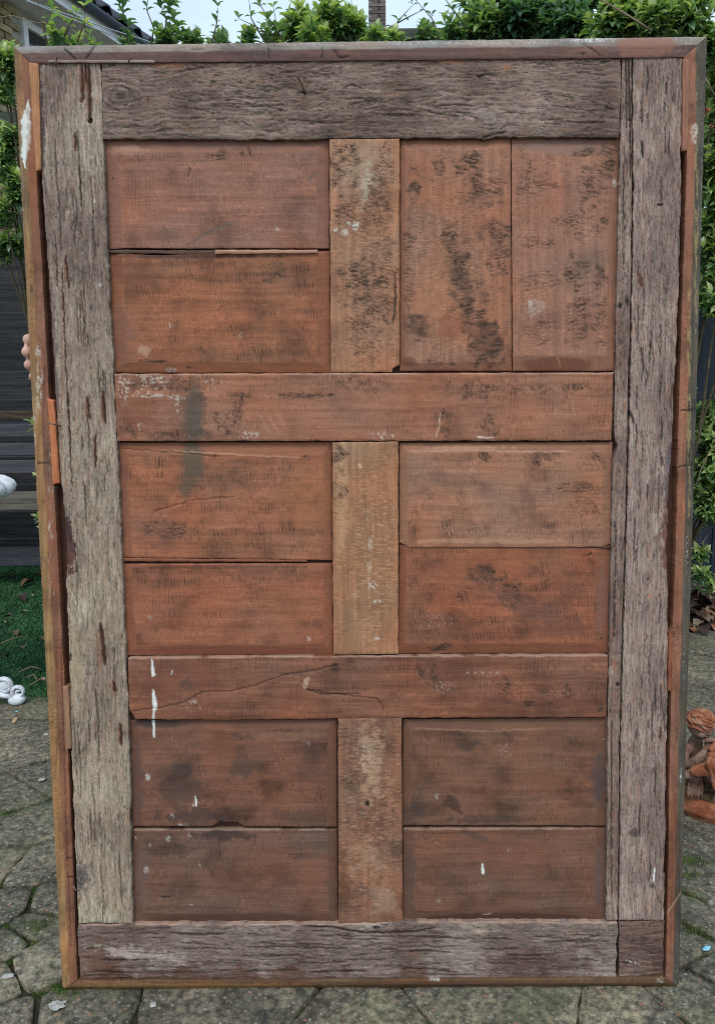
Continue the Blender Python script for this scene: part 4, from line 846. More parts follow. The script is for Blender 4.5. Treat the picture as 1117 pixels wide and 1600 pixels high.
# ================================================================== GROUND
def in_door(px, py, m=0):
    poly = [(22 + m, 72), (1104 - m, 57), (1060 - m, 1543), (97 + m, 1547)]; ins = True
    for i in range(4):
        ax, ay = poly[i]; bx, by = poly[(i + 1) % 4]
        if (bx - ax) * (py - ay) - (by - ay) * (px - ax) < 0: ins = False
    return ins
def seen(p, m=25):
    q = project(p)
    return bool(q) and -m < q[0] < 1117 + m and -m < q[1] < 1600 + m and not in_door(q[0], q[1], 6)

def stone_mat():
    m, t, n, b = nodes_mat('paving_concrete_stone')
    co = N(t, 'ShaderNodeTexCoord'); oi = N(t, 'ShaderNodeObjectInfo')
    ad = N(t, 'ShaderNodeVectorMath', operation='ADD'); sc = N(t, 'ShaderNodeVectorMath', operation='SCALE'); sc.inputs['Scale'].default_value = 1.0
    t.links.new(co.outputs['Object'], ad.inputs[0]); t.links.new(oi.outputs['Location'], ad.inputs[1])
    P = ad.outputs[0]
    def noise(s, d=6, r=.6):
        q = N(t, 'ShaderNodeTexNoise', Scale=s, Detail=d, Roughness=r); t.links.new(P, q.inputs['Vector']); return q.outputs[0]
    def ramp(src, stops):
        q = N(t, 'ShaderNodeValToRGB'); e = q.color_ramp.elements
        e[0].position, e[0].color = stops[0][0], (*stops[0][1], 1); e[1].position, e[1].color = stops[-1][0], (*stops[-1][1], 1)
        for p, c in stops[1:-1]: z = e.new(p); z.color = (*c, 1)
        t.links.new(src, q.inputs[0]); return q.outputs[0]
    def mixn(f, a, b_):
        q = N(t, 'ShaderNodeMix', data_type='RGBA')
        for s, i in ((f, 0), (a, 6), (b_, 7)):
            if isinstance(s, float): q.inputs[i].default_value = s
            elif isinstance(s, tuple): q.inputs[i].default_value = (*s, 1)
            else: t.links.new(s, q.inputs[i])
        return q.outputs[2]
    base = ramp(noise(3.2, 8, .65), [(.3, (.052, .048, .037)), (.5, (.130, .116, .086)), (.7, (.26, .225, .16))])
    fine = ramp(noise(55, 6, .75), [(.38, (.35, .35, .35)), (.5, (.95, .95, .93)), (.62, (1.8, 1.75, 1.6))])
    mu = N(t, 'ShaderNodeMix', data_type='RGBA', blend_type='MULTIPLY'); mu.inputs[0].default_value = 1.0
    t.links.new(base, mu.inputs[6]); t.links.new(fine, mu.inputs[7])
    vo = N(t, 'ShaderNodeTexVoronoi', Scale=85.0); t.links.new(P, vo.inputs['Vector'])
    pe = ramp(vo.outputs['Distance'], [(.18, (1, 1, 1)), (.34, (0, 0, 0))])
    sel = N(t, 'ShaderNodeSeparateColor'); t.links.new(vo.outputs['Color'], sel.inputs[0])
    st_ = N(t, 'ShaderNodeMath', operation='GREATER_THAN'); st_.inputs[1].default_value = .45; t.links.new(sel.outputs[0], st_.inputs[0])
    mm = N(t, 'ShaderNodeMath', operation='MULTIPLY'); t.links.new(st_.outputs[0], mm.inputs[0]); t.links.new(pe, mm.inputs[1])
    pc = ramp(sel.outputs[1], [(.0, (.36, .33, .27)), (.45, (.22, .21, .19)), (.8, (.30, .23, .14)), (.93, (.36, .16, .09))])
    c = mixn(mm.outputs[0], mu.outputs[2], pc)
    lich = ramp(noise(9, 7, .7), [(.60, (0, 0, 0)), (.70, (1, 1, 1))]); c = mixn(N_mul(t, lich, .35), c, (.33, .30, .20))
    wh = ramp(noise(17, 4, .5), [(.70, (0, 0, 0)), (.75, (1, 1, 1))]); c = mixn(N_mul(t, wh, .6), c, (.45, .45, .42))
    org = ramp(noise(13.3, 5, .6), [(.69, (0, 0, 0)), (.76, (1, 1, 1))]); c = mixn(N_mul(t, org, .5), c, (.34, .15, .08))
    dk = ramp(noise(6.1, 6, .7), [(.30, (1, 1, 1)), (.44, (0, 0, 0))]); c = mixn(N_mul(t, dk, .6), c, (.045, .046, .045))
    gr = ramp(noise(4.4, 7, .7), [(.50, (0, 0, 0)), (.66, (1, 1, 1))]); c = mixn(N_mul(t, gr, .35), c, (.085, .115, .04))
    t.links.new(c, b.inputs['Base Color']); b.inputs['Roughness'].default_value = .82; b.inputs['Specular IOR Level'].default_value = .35
    h = N(t, 'ShaderNodeMath', operation='ADD'); t.links.new(noise(60, 6, .75), h.inputs[0]); t.links.new(noise(14, 5, .6), h.inputs[1])
    bp = N(t, 'ShaderNodeBump', Strength=.8, Distance=.007); t.links.new(h.outputs[0], bp.inputs['Height']); t.links.new(bp.outputs[0], b.inputs['Normal'])
    return m
def N_mul(t, s, k):
    q = N(t, 'ShaderNodeMath', operation='MULTIPLY'); t.links.new(s, q.inputs[0]); q.inputs[1].default_value = k; return q.outputs[0]
M_STONE = stone_mat()
M_EARTH = simple_mat('earth_and_moss', (.018, .015, .011), (.05, .05, .022), 14, .95, .8, c3=(.06, .095, .02))
M_SOIL = simple_mat('dark_soil', (.015, .012, .009), (.06, .045, .032), 9, .95, .9)

gm = mesh_np('ground', [(-60, -30, -.03), (60, -30, -.03), (60, 120, -.03), (-60, 120, -.03)], np.array([[0, 1, 2, 3]]), smooth=False)
tag(link('ground', gm, simple_mat('worn_grass_ground', (.10, .11, .06), (.24, .22, .15), 1.5, .95, .5)), kind='structure')
bm_ = mesh_np('soil_bed', [(-.1, 2.0, -.025), (4.4, 2.0, -.025), (4.4, 3.4, -.025), (-.1, 3.4, -.025)], np.array([[0, 1, 2, 3]]), smooth=False)
tag(link('soil_bed', bm_, M_SOIL), kind='structure')
turf_y = at_z(40, 1098).y
bed_y = at_z(1100, 982).y
pm = mesh_np('patio', [(-4.5, -4, -.012), (4.5, -4, -.012), (4.5, bed_y + .02, -.012), (-4.5, bed_y + .02, -.012)], np.array([[0, 1, 2, 3]]), smooth=False)
patio = tag(link('patio', pm, M_EARTH), 'crazy paving of worn grey stones with mossy joints', kind='structure')

seeds = [at_z(*p) for p in [(50, 1108), (42, 1168), (14, 1140), (20, 1240), (75, 1216), (45, 1290), (60, 1352), (-10, 1350), (75, 1412), (48, 1440), (2, 1470), (62, 1505), (-12, 1540), (15, 1420), (100, 1580), (10, 1600), (330, 1565),
         (560, 1680), (800, 1560), (1010, 1620), (1110, 1560), (1085, 1330), (1105, 1440), (1070, 1468), (1135, 1520), (1140, 1400), (1100, 1010), (1092, 1035), (1112, 1062), (1080, 1085), (1120, 1180), (1075, 1140), (1150, 1300)]]
seeds = [(p.x, p.y) for p in seeds]
rr = random.Random(5)
gy = -3.8
while gy < bed_y + .2:
    gx = -4.3
    while gx < 4.4:
        p = (gx + rr.uniform(-.15, .15), gy + rr.uniform(-.15, .15))
        if all(math.hypot(p[0] - s[0], p[1] - s[1]) > .33 for s in seeds): seeds.append(p)
        gx += .46
    gy += .44
def clip_poly(poly, nx, ny, d):
    out = []
    for i in range(len(poly)):
        a, b = poly[i], poly[(i + 1) % len(poly)]; da = a[0] * nx + a[1] * ny - d; db = b[0] * nx + b[1] * ny - d
        if da <= 0: out.append(a)
        if da * db < 0: t = da / (da - db); out.append((a[0] + (b[0] - a[0]) * t, a[1] + (b[1] - a[1]) * t))
    return out
joints = []
def pave(i, s):
    poly = [(s[0] - .6, s[1] - .6), (s[0] + .6, s[1] - .6), (s[0] + .6, s[1] + .6), (s[0] - .6, s[1] + .6)]
    poly = clip_poly(poly, 0, 1, bed_y)
    if s[0] < -.15: poly = clip_poly(poly, .08, 1, turf_y + .0 - .05)
    for q in seeds:
        if q == s: continue
        dx, dy = q[0] - s[0], q[1] - s[1]; L = math.hypot(dx, dy)
        if L > 1.3: continue
        poly = clip_poly(poly, dx / L, dy / L, ((q[0] + s[0]) / 2 * dx + (q[1] + s[1]) / 2 * dy) / L - .0035)
        if len(poly) < 3: return
    near = abs(s[0]) < 1.7 and -.9 < s[1] < 2.4
    pts = []
    for k in range(len(poly)):
        a, b = poly[k], poly[(k + 1) % len(poly)]; L = math.hypot(b[0] - a[0], b[1] - a[1])
        if L < .012: continue
        n = max(2, int(L / (.03 if near else .12)))
        for j in range(n):
            t = j / n; x, y = a[0] + (b[0] - a[0]) * t, a[1] + (b[1] - a[1]) * t
            sh = .001 + .005 * (1 - min(1, 6 * min(t, 1 - t)))
            nx, ny = s[0] - x, s[1] - y; l = math.hypot(nx, ny) + 1e-6; w_ = sh * .7 + .007 * float(gn(x * 26, y * 26, 3)) + .004 * float(gn(x * 70, y * 70, 4))
            pts.append((x + nx / l * w_, y + ny / l * w_))
            joints.append((x, y, near))
    if len(pts) < 3: return
    dz = rr.uniform(-.004, .004); tx, ty = rr.uniform(-.012, .012), rr.uniform(-.012, .012)
    V = []; n = len(pts)
    for (f, z) in ((1, -.03), (1, -.004), (.985, 0), (.7, .0015), (.35, .002)):
        for p in pts:
            x, y = s[0] + (p[0] - s[0]) * f, s[1] + (p[1] - s[1]) * f
            zz = z + (dz + (x - s[0]) * tx + (y - s[1]) * ty + (.0035 * float(gn(x * 8, y * 8, 9)) + .0015 * float(gn(x * 30, y * 30, 10)) if z > -.01 else 0))
            V.append((x - s[0], y - s[1], min(zz, .004) if z > -.01 else z))
    V.append((0, 0, dz + .002)); F4 = [(r * n + k, r * n + (k + 1) % n, (r + 1) * n + (k + 1) % n, (r + 1) * n + k) for r in range(4) for k in range(n)]
    F3 = [(4 * n + k, 4 * n + (k + 1) % n, 5 * n) for k in range(n)]
    me = mesh_np('paving_stone', V, [np.array(F4), np.array(F3)])
    link('paving_stone', me, M_STONE, patio, loc=(s[0], s[1], 0))
for i, s in enumerate(seeds): pave(i, s)

# moss tufts in the joints
def blades(name, pts, h, wd, mat_, kind='stuff', label=None, cat=None, lean=.5):
    n = len(pts); P = np.array(pts); a = RNG.uniform(0, 2 * PI, n); hh = h * RNG.uniform(.5, 1.2, n); ww = wd * RNG.uniform(.6, 1.3, n)
    dx, dy = np.cos(a), np.sin(a); b = RNG.uniform(0, 2 * PI, n); lx, ly = np.cos(b) * lean * hh, np.sin(b) * lean * hh
    V = np.zeros((n, 4, 3)); V[:, 0] = P + np.stack([dx * ww, dy * ww, 0 * ww], 1); V[:, 1] = P - np.stack([dx * ww, dy * ww, 0 * ww], 1)
    V[:, 2] = P + np.stack([lx * .4 - dx * ww * .7, ly * .4 - dy * ww * .7, hh * .6], 1); V[:, 3] = P + np.stack([lx, ly, hh], 1)
    i = np.arange(n) * 4; F = np.concatenate([np.stack([i, i + 1, i + 2], 1), np.stack([i, i + 2, i + 3], 1)])
    o = link(name, mesh_np(name, V.reshape(-1, 3), F), mat_); tag(o, label, cat, kind=kind); return o
M_MOSS = simple_mat('moss', (.03, .07, .012), (.12, .19, .03), 30, .9, .4)
M_GRASS = simple_mat('artificial_turf', (.022, .085, .030), (.065, .19, .065), 9, .6, .3, spec=.3)
mp_ = []
for (x, y, near) in joints:
    if not near: continue
    g = float(fbm(x * 3.1, y * 3.1, 61, 3))
    if g > .02:
        for _ in range(int(10 + 60 * g)): mp_.append((x + rr.gauss(0, .005), y + rr.gauss(0, .005), -.010))
for (cx_, cy_, r_) in ((1098, 1455, .0), (60, 1445, 0), (30, 1135, 0), (1080, 1345, 0), (1078, 1395, 0), (100, 1543, 0), (8, 1270, 0), (1075, 1370, 0)):
    p = at_z(cx_, cy_)
    for _ in range(420): mp_.append((p.x + rr.gauss(0, .028), p.y + rr.gauss(0, .014), -.002))
blades('moss', mp_, .007, .0012, M_MOSS, label='bright green moss growing in the paving joints', cat='moss')

# turf
lawn = mesh_np('lawn', [(-5, turf_y - .03, -.006), (-.12, turf_y - .03, -.006), (-.12, 4.6, -.006), (-5, 4.6, -.006)], np.array([[0, 1, 2, 3]]), smooth=False)
tag(link('lawn', lawn, simple_mat('turf_backing', (.008, .022, .012), (.015, .05, .02), 20, .95, .4)), kind='structure')
gp = []
gx0, gx1 = -2.6, -.75
while len(gp) < 90000:
    x, y = rr.uniform(gx0, gx1), rr.uniform(turf_y - .02, 4.2)
    if y > turf_y + rr.uniform(-.02, .02) : gp.append((x, y, -.006))
blades('grass', gp, .020, .0016, M_GRASS, label='dark green artificial turf beside the paving', cat='grass', lean=.9)

# ================================================================== FENCES, BENCH
M_DARKW = simple_mat('dark_stained_boards', (.016, .016, .018), (.050, .050, .054), 3, .62, .4, (.5, 1, 14), c3=(.085, .090, .045), obj_random=.25)
M_BLUEW = simple_mat('blue_grey_stained_boards', (.018, .024, .034), (.045, .055, .07), 4, .75, .4, (14, 1, .6), obj_random=.2)
M_RAIL = simple_mat('grey_green_rail', (.035, .045, .035), (.08, .09, .065), 5, .85, .4, (.6, 1, 12), obj_random=.15)
M_SLAT = simple_mat('dark_bench_paint', (.045, .045, .052), (.085, .082, .092), 5, .5, .25, (.5, 1, 10), obj_random=.12)
M_OLDW = simple_mat('weathered_bench_seat', (.07, .06, .05), (.18, .155, .125), 5, .85, .6, (.4, 1, 12))
FY = 3.9
fence = empty('horizontal_board_fence', (-1.8, FY, 0))
tag(fence, 'dark overlapping horizontal board fence, mossy along its upper boards, behind the bench', 'fence')
zt = at_y(20, 398, FY).z; nb = 11; bh = zt / nb
bmsh = []
for k in range(3):
    bm = bmesh.new(); r = bmesh.ops.create_cube(bm, size=1)
    bmesh.ops.transform(bm, matrix=Matrix.Diagonal((6.0, .018, bh * 1.16, 1)), verts=bm.verts)
    bmesh.ops.rotate(bm, cent=(0, 0, 0), matrix=Matrix.Rotation(math.radians(5.0), 3, 'X'), verts=bm.verts)
    bmesh.ops.bevel(bm, geom=list(bm.edges), offset=.003, segments=1, affect='EDGES'); bmsh.append(bm_mesh('board', bm)); bmsh[-1].materials.append(M_DARKW)
for i in range(nb):
    o = link('board', bmsh[i % 3], None, fence, loc=(0, rr.uniform(-.004, .004), bh * (i + .5)), rot=(0, rr.uniform(-.0015, .0015), 0))
for x in (-2.4, -.6, 1.2): link('post', box_mesh('post', (.09, .09, zt + .05)), M_DARKW, fence, loc=(x, .09, (zt + .05) / 2))
trel = empty('trellis', (-1.6, 3.4, 0))
tag(trel, 'grey-green timber trellis of two horizontal rails threaded with leaves beside the frame', 'trellis')
for py in (186, 345):
    z = at_y(18, py, 3.4).z; link('rail', box_mesh('rail', (3.0, .03, .075)), M_RAIL, trel, loc=(0, 0, z))
for x in (-1.3, .3, 1.3): link('post', box_mesh('post', (.07, .07, 2.75)), M_RAIL, trel, loc=(x, .06, 1.375))
f2 = empty('upright_board_fence', (2.2, 3.35, 0))
tag(f2, 'blue-black upright board fence showing through the shrub leaves', 'fence')
bme = box_mesh('board', (.137, .014, 1.95), .003); bme.materials.append(M_BLUEW)
for i in range(31): link('board', bme, None, f2, loc=(-1.9 + i * .131, .009 * (-1) ** i, .98 + rr.uniform(-.01, .01)))
for z in (.4, 1.5): link('rail', box_mesh('rail', (4.0, .04, .08)), M_BLUEW, f2, loc=(.05, .04, z))
r3 = empty('hedge_rail', (.6, 2.9, 0)); tag(r3, 'weathered rail just showing above the top of the door frame among leaves', 'fence rail')
z = at_y(690, 54, 2.9).z; link('rail', box_mesh('rail', (1.7, .04, .05)), M_RAIL, r3, loc=(0.25, 0, z))
for x in (-.55, 1.05): link('post', box_mesh('post', (.07, .07, z)), M_RAIL, r3, loc=(x, .06, z / 2))

BY = 3.15
bench = empty('garden_bench', (-1.9, BY, 0))
tag(bench, 'dark slatted garden bench with a weathered plank seat standing on the turf', 'bench')
def slat(py0, py1, name, dep, mat_, yoff, L=1.9):
    z0, z1 = at_y(20, py1, BY + yoff).z, at_y(20, py0, BY + yoff).z
    link(name, box_mesh(name, (L, dep, z1 - z0), .004), mat_, bench, loc=(0, yoff, (z0 + z1) / 2))
slat(656, 664, 'slat', .025, M_SLAT, .32); slat(663, 682, 'slat', .028, M_SLAT, .27); slat(692, 711, 'slat', .028, M_SLAT, .26); slat(719, 739, 'slat', .028, M_SLAT, .25)
slat(642, 655, 'slat', .028, simple_mat('mossy_top_rail', (.03, .024, .02), (.12, .085, .045), 6, .9, .6, (.6, 1, 9)), .30)
zs = at_y(20, 770, BY + .12).z
link('seat', box_mesh('seat', (1.9, .11, .035), .005), M_OLDW, bench, loc=(0, .16, zs - .02)); link('seat', box_mesh('seat', (1.9, .12, .035), .005), M_OLDW, bench, loc=(0, .03, zs - .022))
slat(776, 797, 'apron', .03, M_OLDW, -.03)
for x in (-.9, .9):
    for y, h in ((0, zs - .05), (.34, at_y(20, 640, BY + .3).z)): link('leg', box_mesh('leg', (.07, .07, h)), M_SLAT, bench, loc=(x, y, h / 2))
link('rail', box_mesh('rail', (1.8, .03, .12)), M_SLAT, bench, loc=(0, .2, .2))

# ================================================================== HOUSES
def house_left():
    zE = 5.3
    E1, E2 = at_z(85, 0, zE), at_z(182, 66, zE); e = (E2 - E1); e.z = 0; e.normalize(); l = Vector((-e.y, e.x, 0))
    S1 = at_z(42, 22, zE - .02); off = (S1 - E1).dot(l)
    O = E1 - e * 1.5
    hs = empty('brick_house', (O.x, O.y, 0), (0, 0, math.atan2(e.y, e.x)))
    tag(hs, 'brick house with white soffit, dark gutter and white window beyond the hedge', 'house')
    # local: x along the eave, y away from the eave (into the house)
    Lh = 14.0
    M_BR = simple_mat('buff_brick', (.22, .165, .095), (.36, .285, .17), 14, .9, .5, obj_random=.25)
    M_MO = simple_mat('mortar', (.36, .34, .29), (.46, .43, .37), 30, .95, .3)
    M_WH = simple_mat('white_upvc', (.62, .64, .66), (.74, .75, .76), 6, .4, .05)
    M_TL = simple_mat('dark_roof_tile', (.045, .052, .065), (.10, .11, .13), 12, .75, .4, obj_random=.2)
    M_GT = simple_mat('gutter_plastic', (.05, .06, .085), (.07, .085, .11), 3, .4, .05)
    M_SO = simple_mat('soffit_board', (.55, .56, .58), (.66, .66, .67), 4, .6, .1)
    off = max(.45, off); print('soffit', off)
    wall_o = link('wall', box_mesh('wall', (Lh, .25, zE), .0), M_MO, hs, loc=(Lh / 2, off + .125 + .012, zE / 2))
    mw = hs.matrix_basis
    Minv = (Matrix.Translation(hs.location) @ hs.rotation_euler.to_matrix().to_4x4()); inv = Minv.inverted()
    def onwall(px, py):
        d = wray(px, py); o0 = inv @ wc; d0 = inv.to_3x3() @ d; t = (off - o0.y) / d0.y; return o0 + d0 * t
    wa, wb = onwall(31, 28), onwall(33, 66); wc_ = onwall(74, 50)
    x0, x1 = wa.x, max(wc_.x, wa.x + .9) + .6; zz1, zz0 = wa.z, wa.z - 1.25
    bm0 = box_mesh('brick', (.215, .05, .065), .004); bm0.materials.append(M_BR)
    rest = bmesh.new(); cnt = 0; vis = []
    for r in range(int(zE / .075)):
        for c in range(int(Lh / .225)):
            x = c * .225 + (.112 if r % 2 else 0) + .11; z = r * .075 + .04
            if x0 - .12 < x < x1 + .12 and zz0 - .04 < z < zz1 + .04: continue
            p = Minv @ Vector((x, off, z)); (vis if seen(p, 4) else rest_l).append((x, z))
    for (x, z) in vis[:300]: link('brick', bm0, None, wall_o, loc=(x - Lh / 2, -.125 - .012 - .006 + rr.uniform(-.002, .002), z - zE / 2))
    V, F = [], []
    for (x, z) in rest_l + vis[300:]:
        b = len(V); V += [(x + sx * .107, off - .012 - .006, z + sz * .0325) for sx, sz in ((-1, -1), (1, -1), (1, 1), (-1, 1))] + [(x + sx * .107, off + .012, z + sz * .0325) for sx, sz in ((-1, -1), (1, -1), (1, 1), (-1, 1))]
        F += [(b, b + 1, b + 2, b + 3), (b, b + 4, b + 5, b + 1), (b + 1, b + 5, b + 6, b + 2), (b + 2, b + 6, b + 7, b + 3), (b + 3, b + 7, b + 4, b)]
    tag(link('brickwork', mesh_np('brickwork', V, np.array(F), smooth=False), M_BR, hs), kind='stuff')
    print('bricks', len(vis), len(rest_l), 'win', x0, x1, zz0, zz1)
    # window
    wx, wz = (x0 + x1) / 2, (zz0 + zz1) / 2; ww, wh = x1 - x0, zz1 - zz0
    win = empty('window', (wx, off - .01, wz), parent=hs)
    bm = bmesh.new()
    for s_ in (-1, 1): bm_box(bm, (s_ * (ww / 2 - .035), 0, 0), (.07, .07, wh)); bm_box(bm, (0, .001, s_ * (wh / 2 - .035)), (ww - .14, .068, .07))
    bm_box(bm, (-ww / 2 + (ww * .42), .001, 0), (.08, .066, wh - .14)); bm_box(bm, (0, -.03, -wh / 2 - .02), (ww + .1, .14, .03))
    link('frame', bm_mesh('frame', bm), M_WH, win)
    g, gt, gn_, gb = nodes_mat('window_glass'); gb.inputs['Base Color'].default_value = (.03, .035, .04, 1); gb.inputs['Roughness'].default_value = .06; gb.inputs['Specular IOR Level'].default_value = .8
    link('pane', box_mesh('pane', (ww * .42 - .11, .01, wh - .14), 0), g, win, loc=(-ww / 2 + .07 + (ww * .42 - .11) / 2, .012, 0)); link('pane', box_mesh('pane', (ww * .58 - .11, .01, wh - .14), 0), g, win, loc=(ww / 2 - .07 - (ww * .58 - .11) / 2, .012, 0))
    link('curtain', box_mesh('curtain', (ww * .42 - .12, .01, wh * .35), 0), M_WH, win, loc=(-ww / 2 + .07 + (ww * .42 - .11) / 2, .004, -wh * .3))
    link('soffit', box_mesh('soffit', (Lh, off + .02, .02), 0), M_SO, hs, loc=(Lh / 2, off / 2, zE - .01))
    link('fascia', box_mesh('fascia', (Lh, .02, .18), 0), M_WH, hs, loc=(Lh / 2, -.02, zE + .07))
    pr = [(0, 0)] ; V, F = [], []
    for i in range(9):
        th = PI * i / 8; V += [(0, -.09 - .06 * math.cos(th), zE + .14 - .06 * math.sin(th)), (Lh, -.09 - .06 * math.cos(th), zE + .14 - .06 * math.sin(th))]
    F = [(2 * i, 2 * i + 1, 2 * i + 3, 2 * i + 2) for i in range(8)]
    o = link('gutter', mesh_np('gutter', V, np.array(F)), M_GT, hs); m_ = o.modifiers.new('thick', 'SOLIDIFY'); m_.thickness = .006
    # roof: slopes up away from the eave, covered in rolled tiles
    roof = link('roof', mesh_np('roof', [(0, -.06, zE + .19), (Lh, -.06, zE + .19), (Lh, 4.2, zE + 2.9), (0, 4.2, zE + 2.9), (Lh, 8.4, zE + .19), (0, 8.4, zE + .19)], np.array([[0, 1, 2, 3], [3, 2, 4, 5]]), smooth=False), M_TL, hs)
    tv, tf = [], []
    for i in range(8):
        x = -.15 + .3 * i / 7; zb = .035 * math.cos(x / .3 * 2 * PI) + .02
        tv += [(x, 0, zb), (x, .34, zb + .02), (x, 0, zb - .02)]
    for i in range(7): tf += [(3 * i, 3 * i + 3, 3 * i + 4, 3 * i + 1), (3 * i + 2, 3 * i + 5, 3 * i + 3, 3 * i)]
    tm = mesh_np('tile', tv, np.array(tf)); tm.materials.append(M_TL); sl = math.atan2(2.71, 4.26)
    for r in range(6):
        for c in range(int(Lh / .3)):
            link('tile', tm, None, roof, loc=(.15 + c * .3, -.13 + r * .28, zE + .20 + r * .28 * math.tan(sl) - .02 + .02), rot=(sl - .04, 0, rr.uniform(-.03, .03)))
    link('wall', box_mesh('wall', (.25, 8.0 - off, zE), 0), M_MO, hs, loc=(.125, off + .26 + (8.0 - off) / 2, zE / 2)); link('wall', box_mesh('wall', (.25, 8.0 - off, zE), 0), M_MO, hs, loc=(Lh - .125, off + .26 + (8.0 - off) / 2, zE / 2))
    return hs
rest_l = []
house_left()

def house_far():
    Y = 16.0
    zr = at_y(380, 43, Y).z; xa, xb = at_y(255, 43, Y).x, at_y(700, 43, Y).x
    hs = empty('tiled_house', (0, Y, 0)); tag(hs, 'distant house with a long dark tiled ridge just above the hedge', 'house')
    M_W = simple_mat('render_wall', (.35, .32, .28), (.45, .41, .36), 3, .9, .2); M_T = simple_mat('slate_tiles', (.05, .055, .07), (.10, .11, .12), 9, .8, .5, (1, 1, 3))
    link('wall', box_mesh('wall', (xb - xa, 7, zr - 2.2), 0), M_W, hs, loc=((xa + xb) / 2, 3.5, (zr - 2.2) / 2))
    rf = link('roof', mesh_np('roof', [(xa - .4, -.4, zr - 2.3), (xb + .4, -.4, zr - 2.3), (xb, 3.5, zr), (xa, 3.5, zr), (xb + .4, 7.4, zr - 2.3), (xa - .4, 7.4, zr - 2.3)], [np.array([[0, 1, 2, 3], [3, 2, 4, 5]]), np.array([[0, 3, 5], [1, 4, 2]])], smooth=False), M_T, hs)
    # courses of tiles
    tm = box_mesh('tile', (.62, .30, .03), .006); tm.materials.append(M_T); sl = math.atan2(2.3, 3.9)
    for r in range(4):
        for c in range(int((xb - xa) / .64)):
            link('tile', tm, None, rf, loc=(xa + .32 + c * .64 + (.3 if r % 2 else 0), 3.35 - r * .42, zr - .02 - r * .42 * math.tan(sl)), rot=(sl, 0, 0))
    for c in range(int((xb - xa) / .5)): link('tile', tube_mesh('ridge', [(-.24, 0, 0), (.24, 0, 0)], .10, 8) if c == 0 else bpy.data.meshes['ridge'], M_T if c == 0 else None, rf, loc=(xa + .25 + c * .5, 3.5, zr + .01))
    Yc = 18.5
    x0, x1 = at_y(575, 20, Yc).x, at_y(602, 20, Yc).x; zb, zt_ = zr - 1.5, at_y(588, -60, Yc).z
    M_CB = simple_mat('chimney_brick', (.10, .08, .075), (.17, .13, .115), 8, .9, .4, obj_random=.3)
    ch = link('chimney', box_mesh('chimney', (x1 - x0 - .03, .5, zt_ - zb), 0), simple_mat('chimney_mortar', (.2, .19, .18), (.27, .25, .24), 9, .9, .3), hs, loc=((x0 + x1) / 2, Yc - Y, (zb + zt_) / 2))
    cb = box_mesh('brick', (.205, .03, .065), .003); cb.materials.append(M_CB); n_ = 0
    for r in range(int((zt_ - zb) / .075)):
        for c in range(2 if r % 2 else 3):
            xx = -(x1 - x0) / 2 + ((.12 if r % 2 else .03) + c * .22)
            if xx + .1 < (x1 - x0) / 2 + .06: link('brick', cb, None, ch, loc=(min(xx + .08, (x1 - x0) / 2 - .1), -.26, -(zt_ - zb) / 2 + .04 + r * .075))
house_far()
# overhead wires
M_WIRE = simple_mat('cable', (.30, .32, .35), (.36, .38, .4), 5, .6, .1)
for i, (pa, pb) in enumerate((((196, 34), (330, 62)), ((205, 28), (420, 78)))):
    a, b = at_y(*pa, 7), at_y(*pb, 12); d = (b - a)
    a0 = a - d * .5; b0 = b + d * .6; P = [a0.lerp(b0, t / 14) - Vector((0, 0, .25 * math.sin(PI * t / 14))) for t in range(15)]
    tag(link('overhead_wire', tube_mesh('wire', P, .006, 5), M_WIRE), ['thin overhead wire crossing the pale sky, upper of two', 'thin overhead wire crossing the pale sky, lower of two'][i], 'wire')

# ================================================================== PERSON, STATUE, URN
def solid(name, skels, blobs, voxel, mat_, parent=None, sub=2, smooth_it=4):
    """one continuous skin grown over joints (skels: verts, edges, radii) and rounded masses (blobs: centre, radii, rotation)"""
    meshes = []; dg = None; tmp = []
    for verts, edges, rads in skels:
        me = bpy.data.meshes.new('t'); me.from_pydata([tuple(v) for v in verts], edges, [])
        o = bpy.data.objects.new('t', me); COL.objects.link(o); sk = o.modifiers.new('s', 'SKIN'); sk.use_smooth_shade = True
        if not me.skin_vertices: 
            o.data.skin_vertices
        for v, r in zip(me.skin_vertices[0].data, rads): v.radius = (r, r) if not hasattr(r, '__len__') else r
        me.skin_vertices[0].data[0].use_root = True
        ss = o.modifiers.new('u', 'SUBSURF'); ss.levels = sub; ss.render_levels = sub; tmp.append(o)
    bpy.context.view_layer.update(); dg = bpy.context.evaluated_depsgraph_get()
    bm = bmesh.new()
    for o in tmp:
        m_ = bpy.data.meshes.new_from_object(o.evaluated_get(dg)); bm.from_mesh(m_); bpy.data.meshes.remove(m_)
    for b in blobs:
        c, r = b[0], b[1]; rot = b[2] if len(b) > 2 else None
        q = bmesh.ops.create_icosphere(bm, subdivisions=3, radius=1)
        mm = Matrix.Translation(c) @ (Euler(rot).to_matrix().to_4x4() if rot is not None else Matrix.Identity(4)) @ Matrix.Diagonal((r[0], r[1], r[2], 1))
        bmesh.ops.transform(bm, matrix=mm, verts=q['verts'])
    for o in tmp: bpy.data.objects.remove(o)
    me = bm_mesh('t', bm); o = bpy.data.objects.new('t', me); COL.objects.link(o)
    r = o.modifiers.new('r', 'REMESH'); r.mode = 'VOXEL'; r.voxel_size = voxel; r.use_smooth_shade = True
    s = o.modifiers.new('sm', 'SMOOTH'); s.iterations = smooth_it; s.factor = .5
    bpy.context.view_layer.update(); dg = bpy.context.evaluated_depsgraph_get()
    out = bpy.data.meshes.new_from_object(o.evaluated_get(dg)); bpy.data.objects.remove(o); out.name = name
    out.materials.clear()
    return link(name, out, mat_, parent, smooth=True)
def chain(pts, rads):
    return ([Vector(p) for p in pts], [(i, i + 1) for i in range(len(pts) - 1)], rads)
M_SKIN = simple_mat('skin', (.50, .27, .21), (.62, .37, .29), 30, .5, .15)
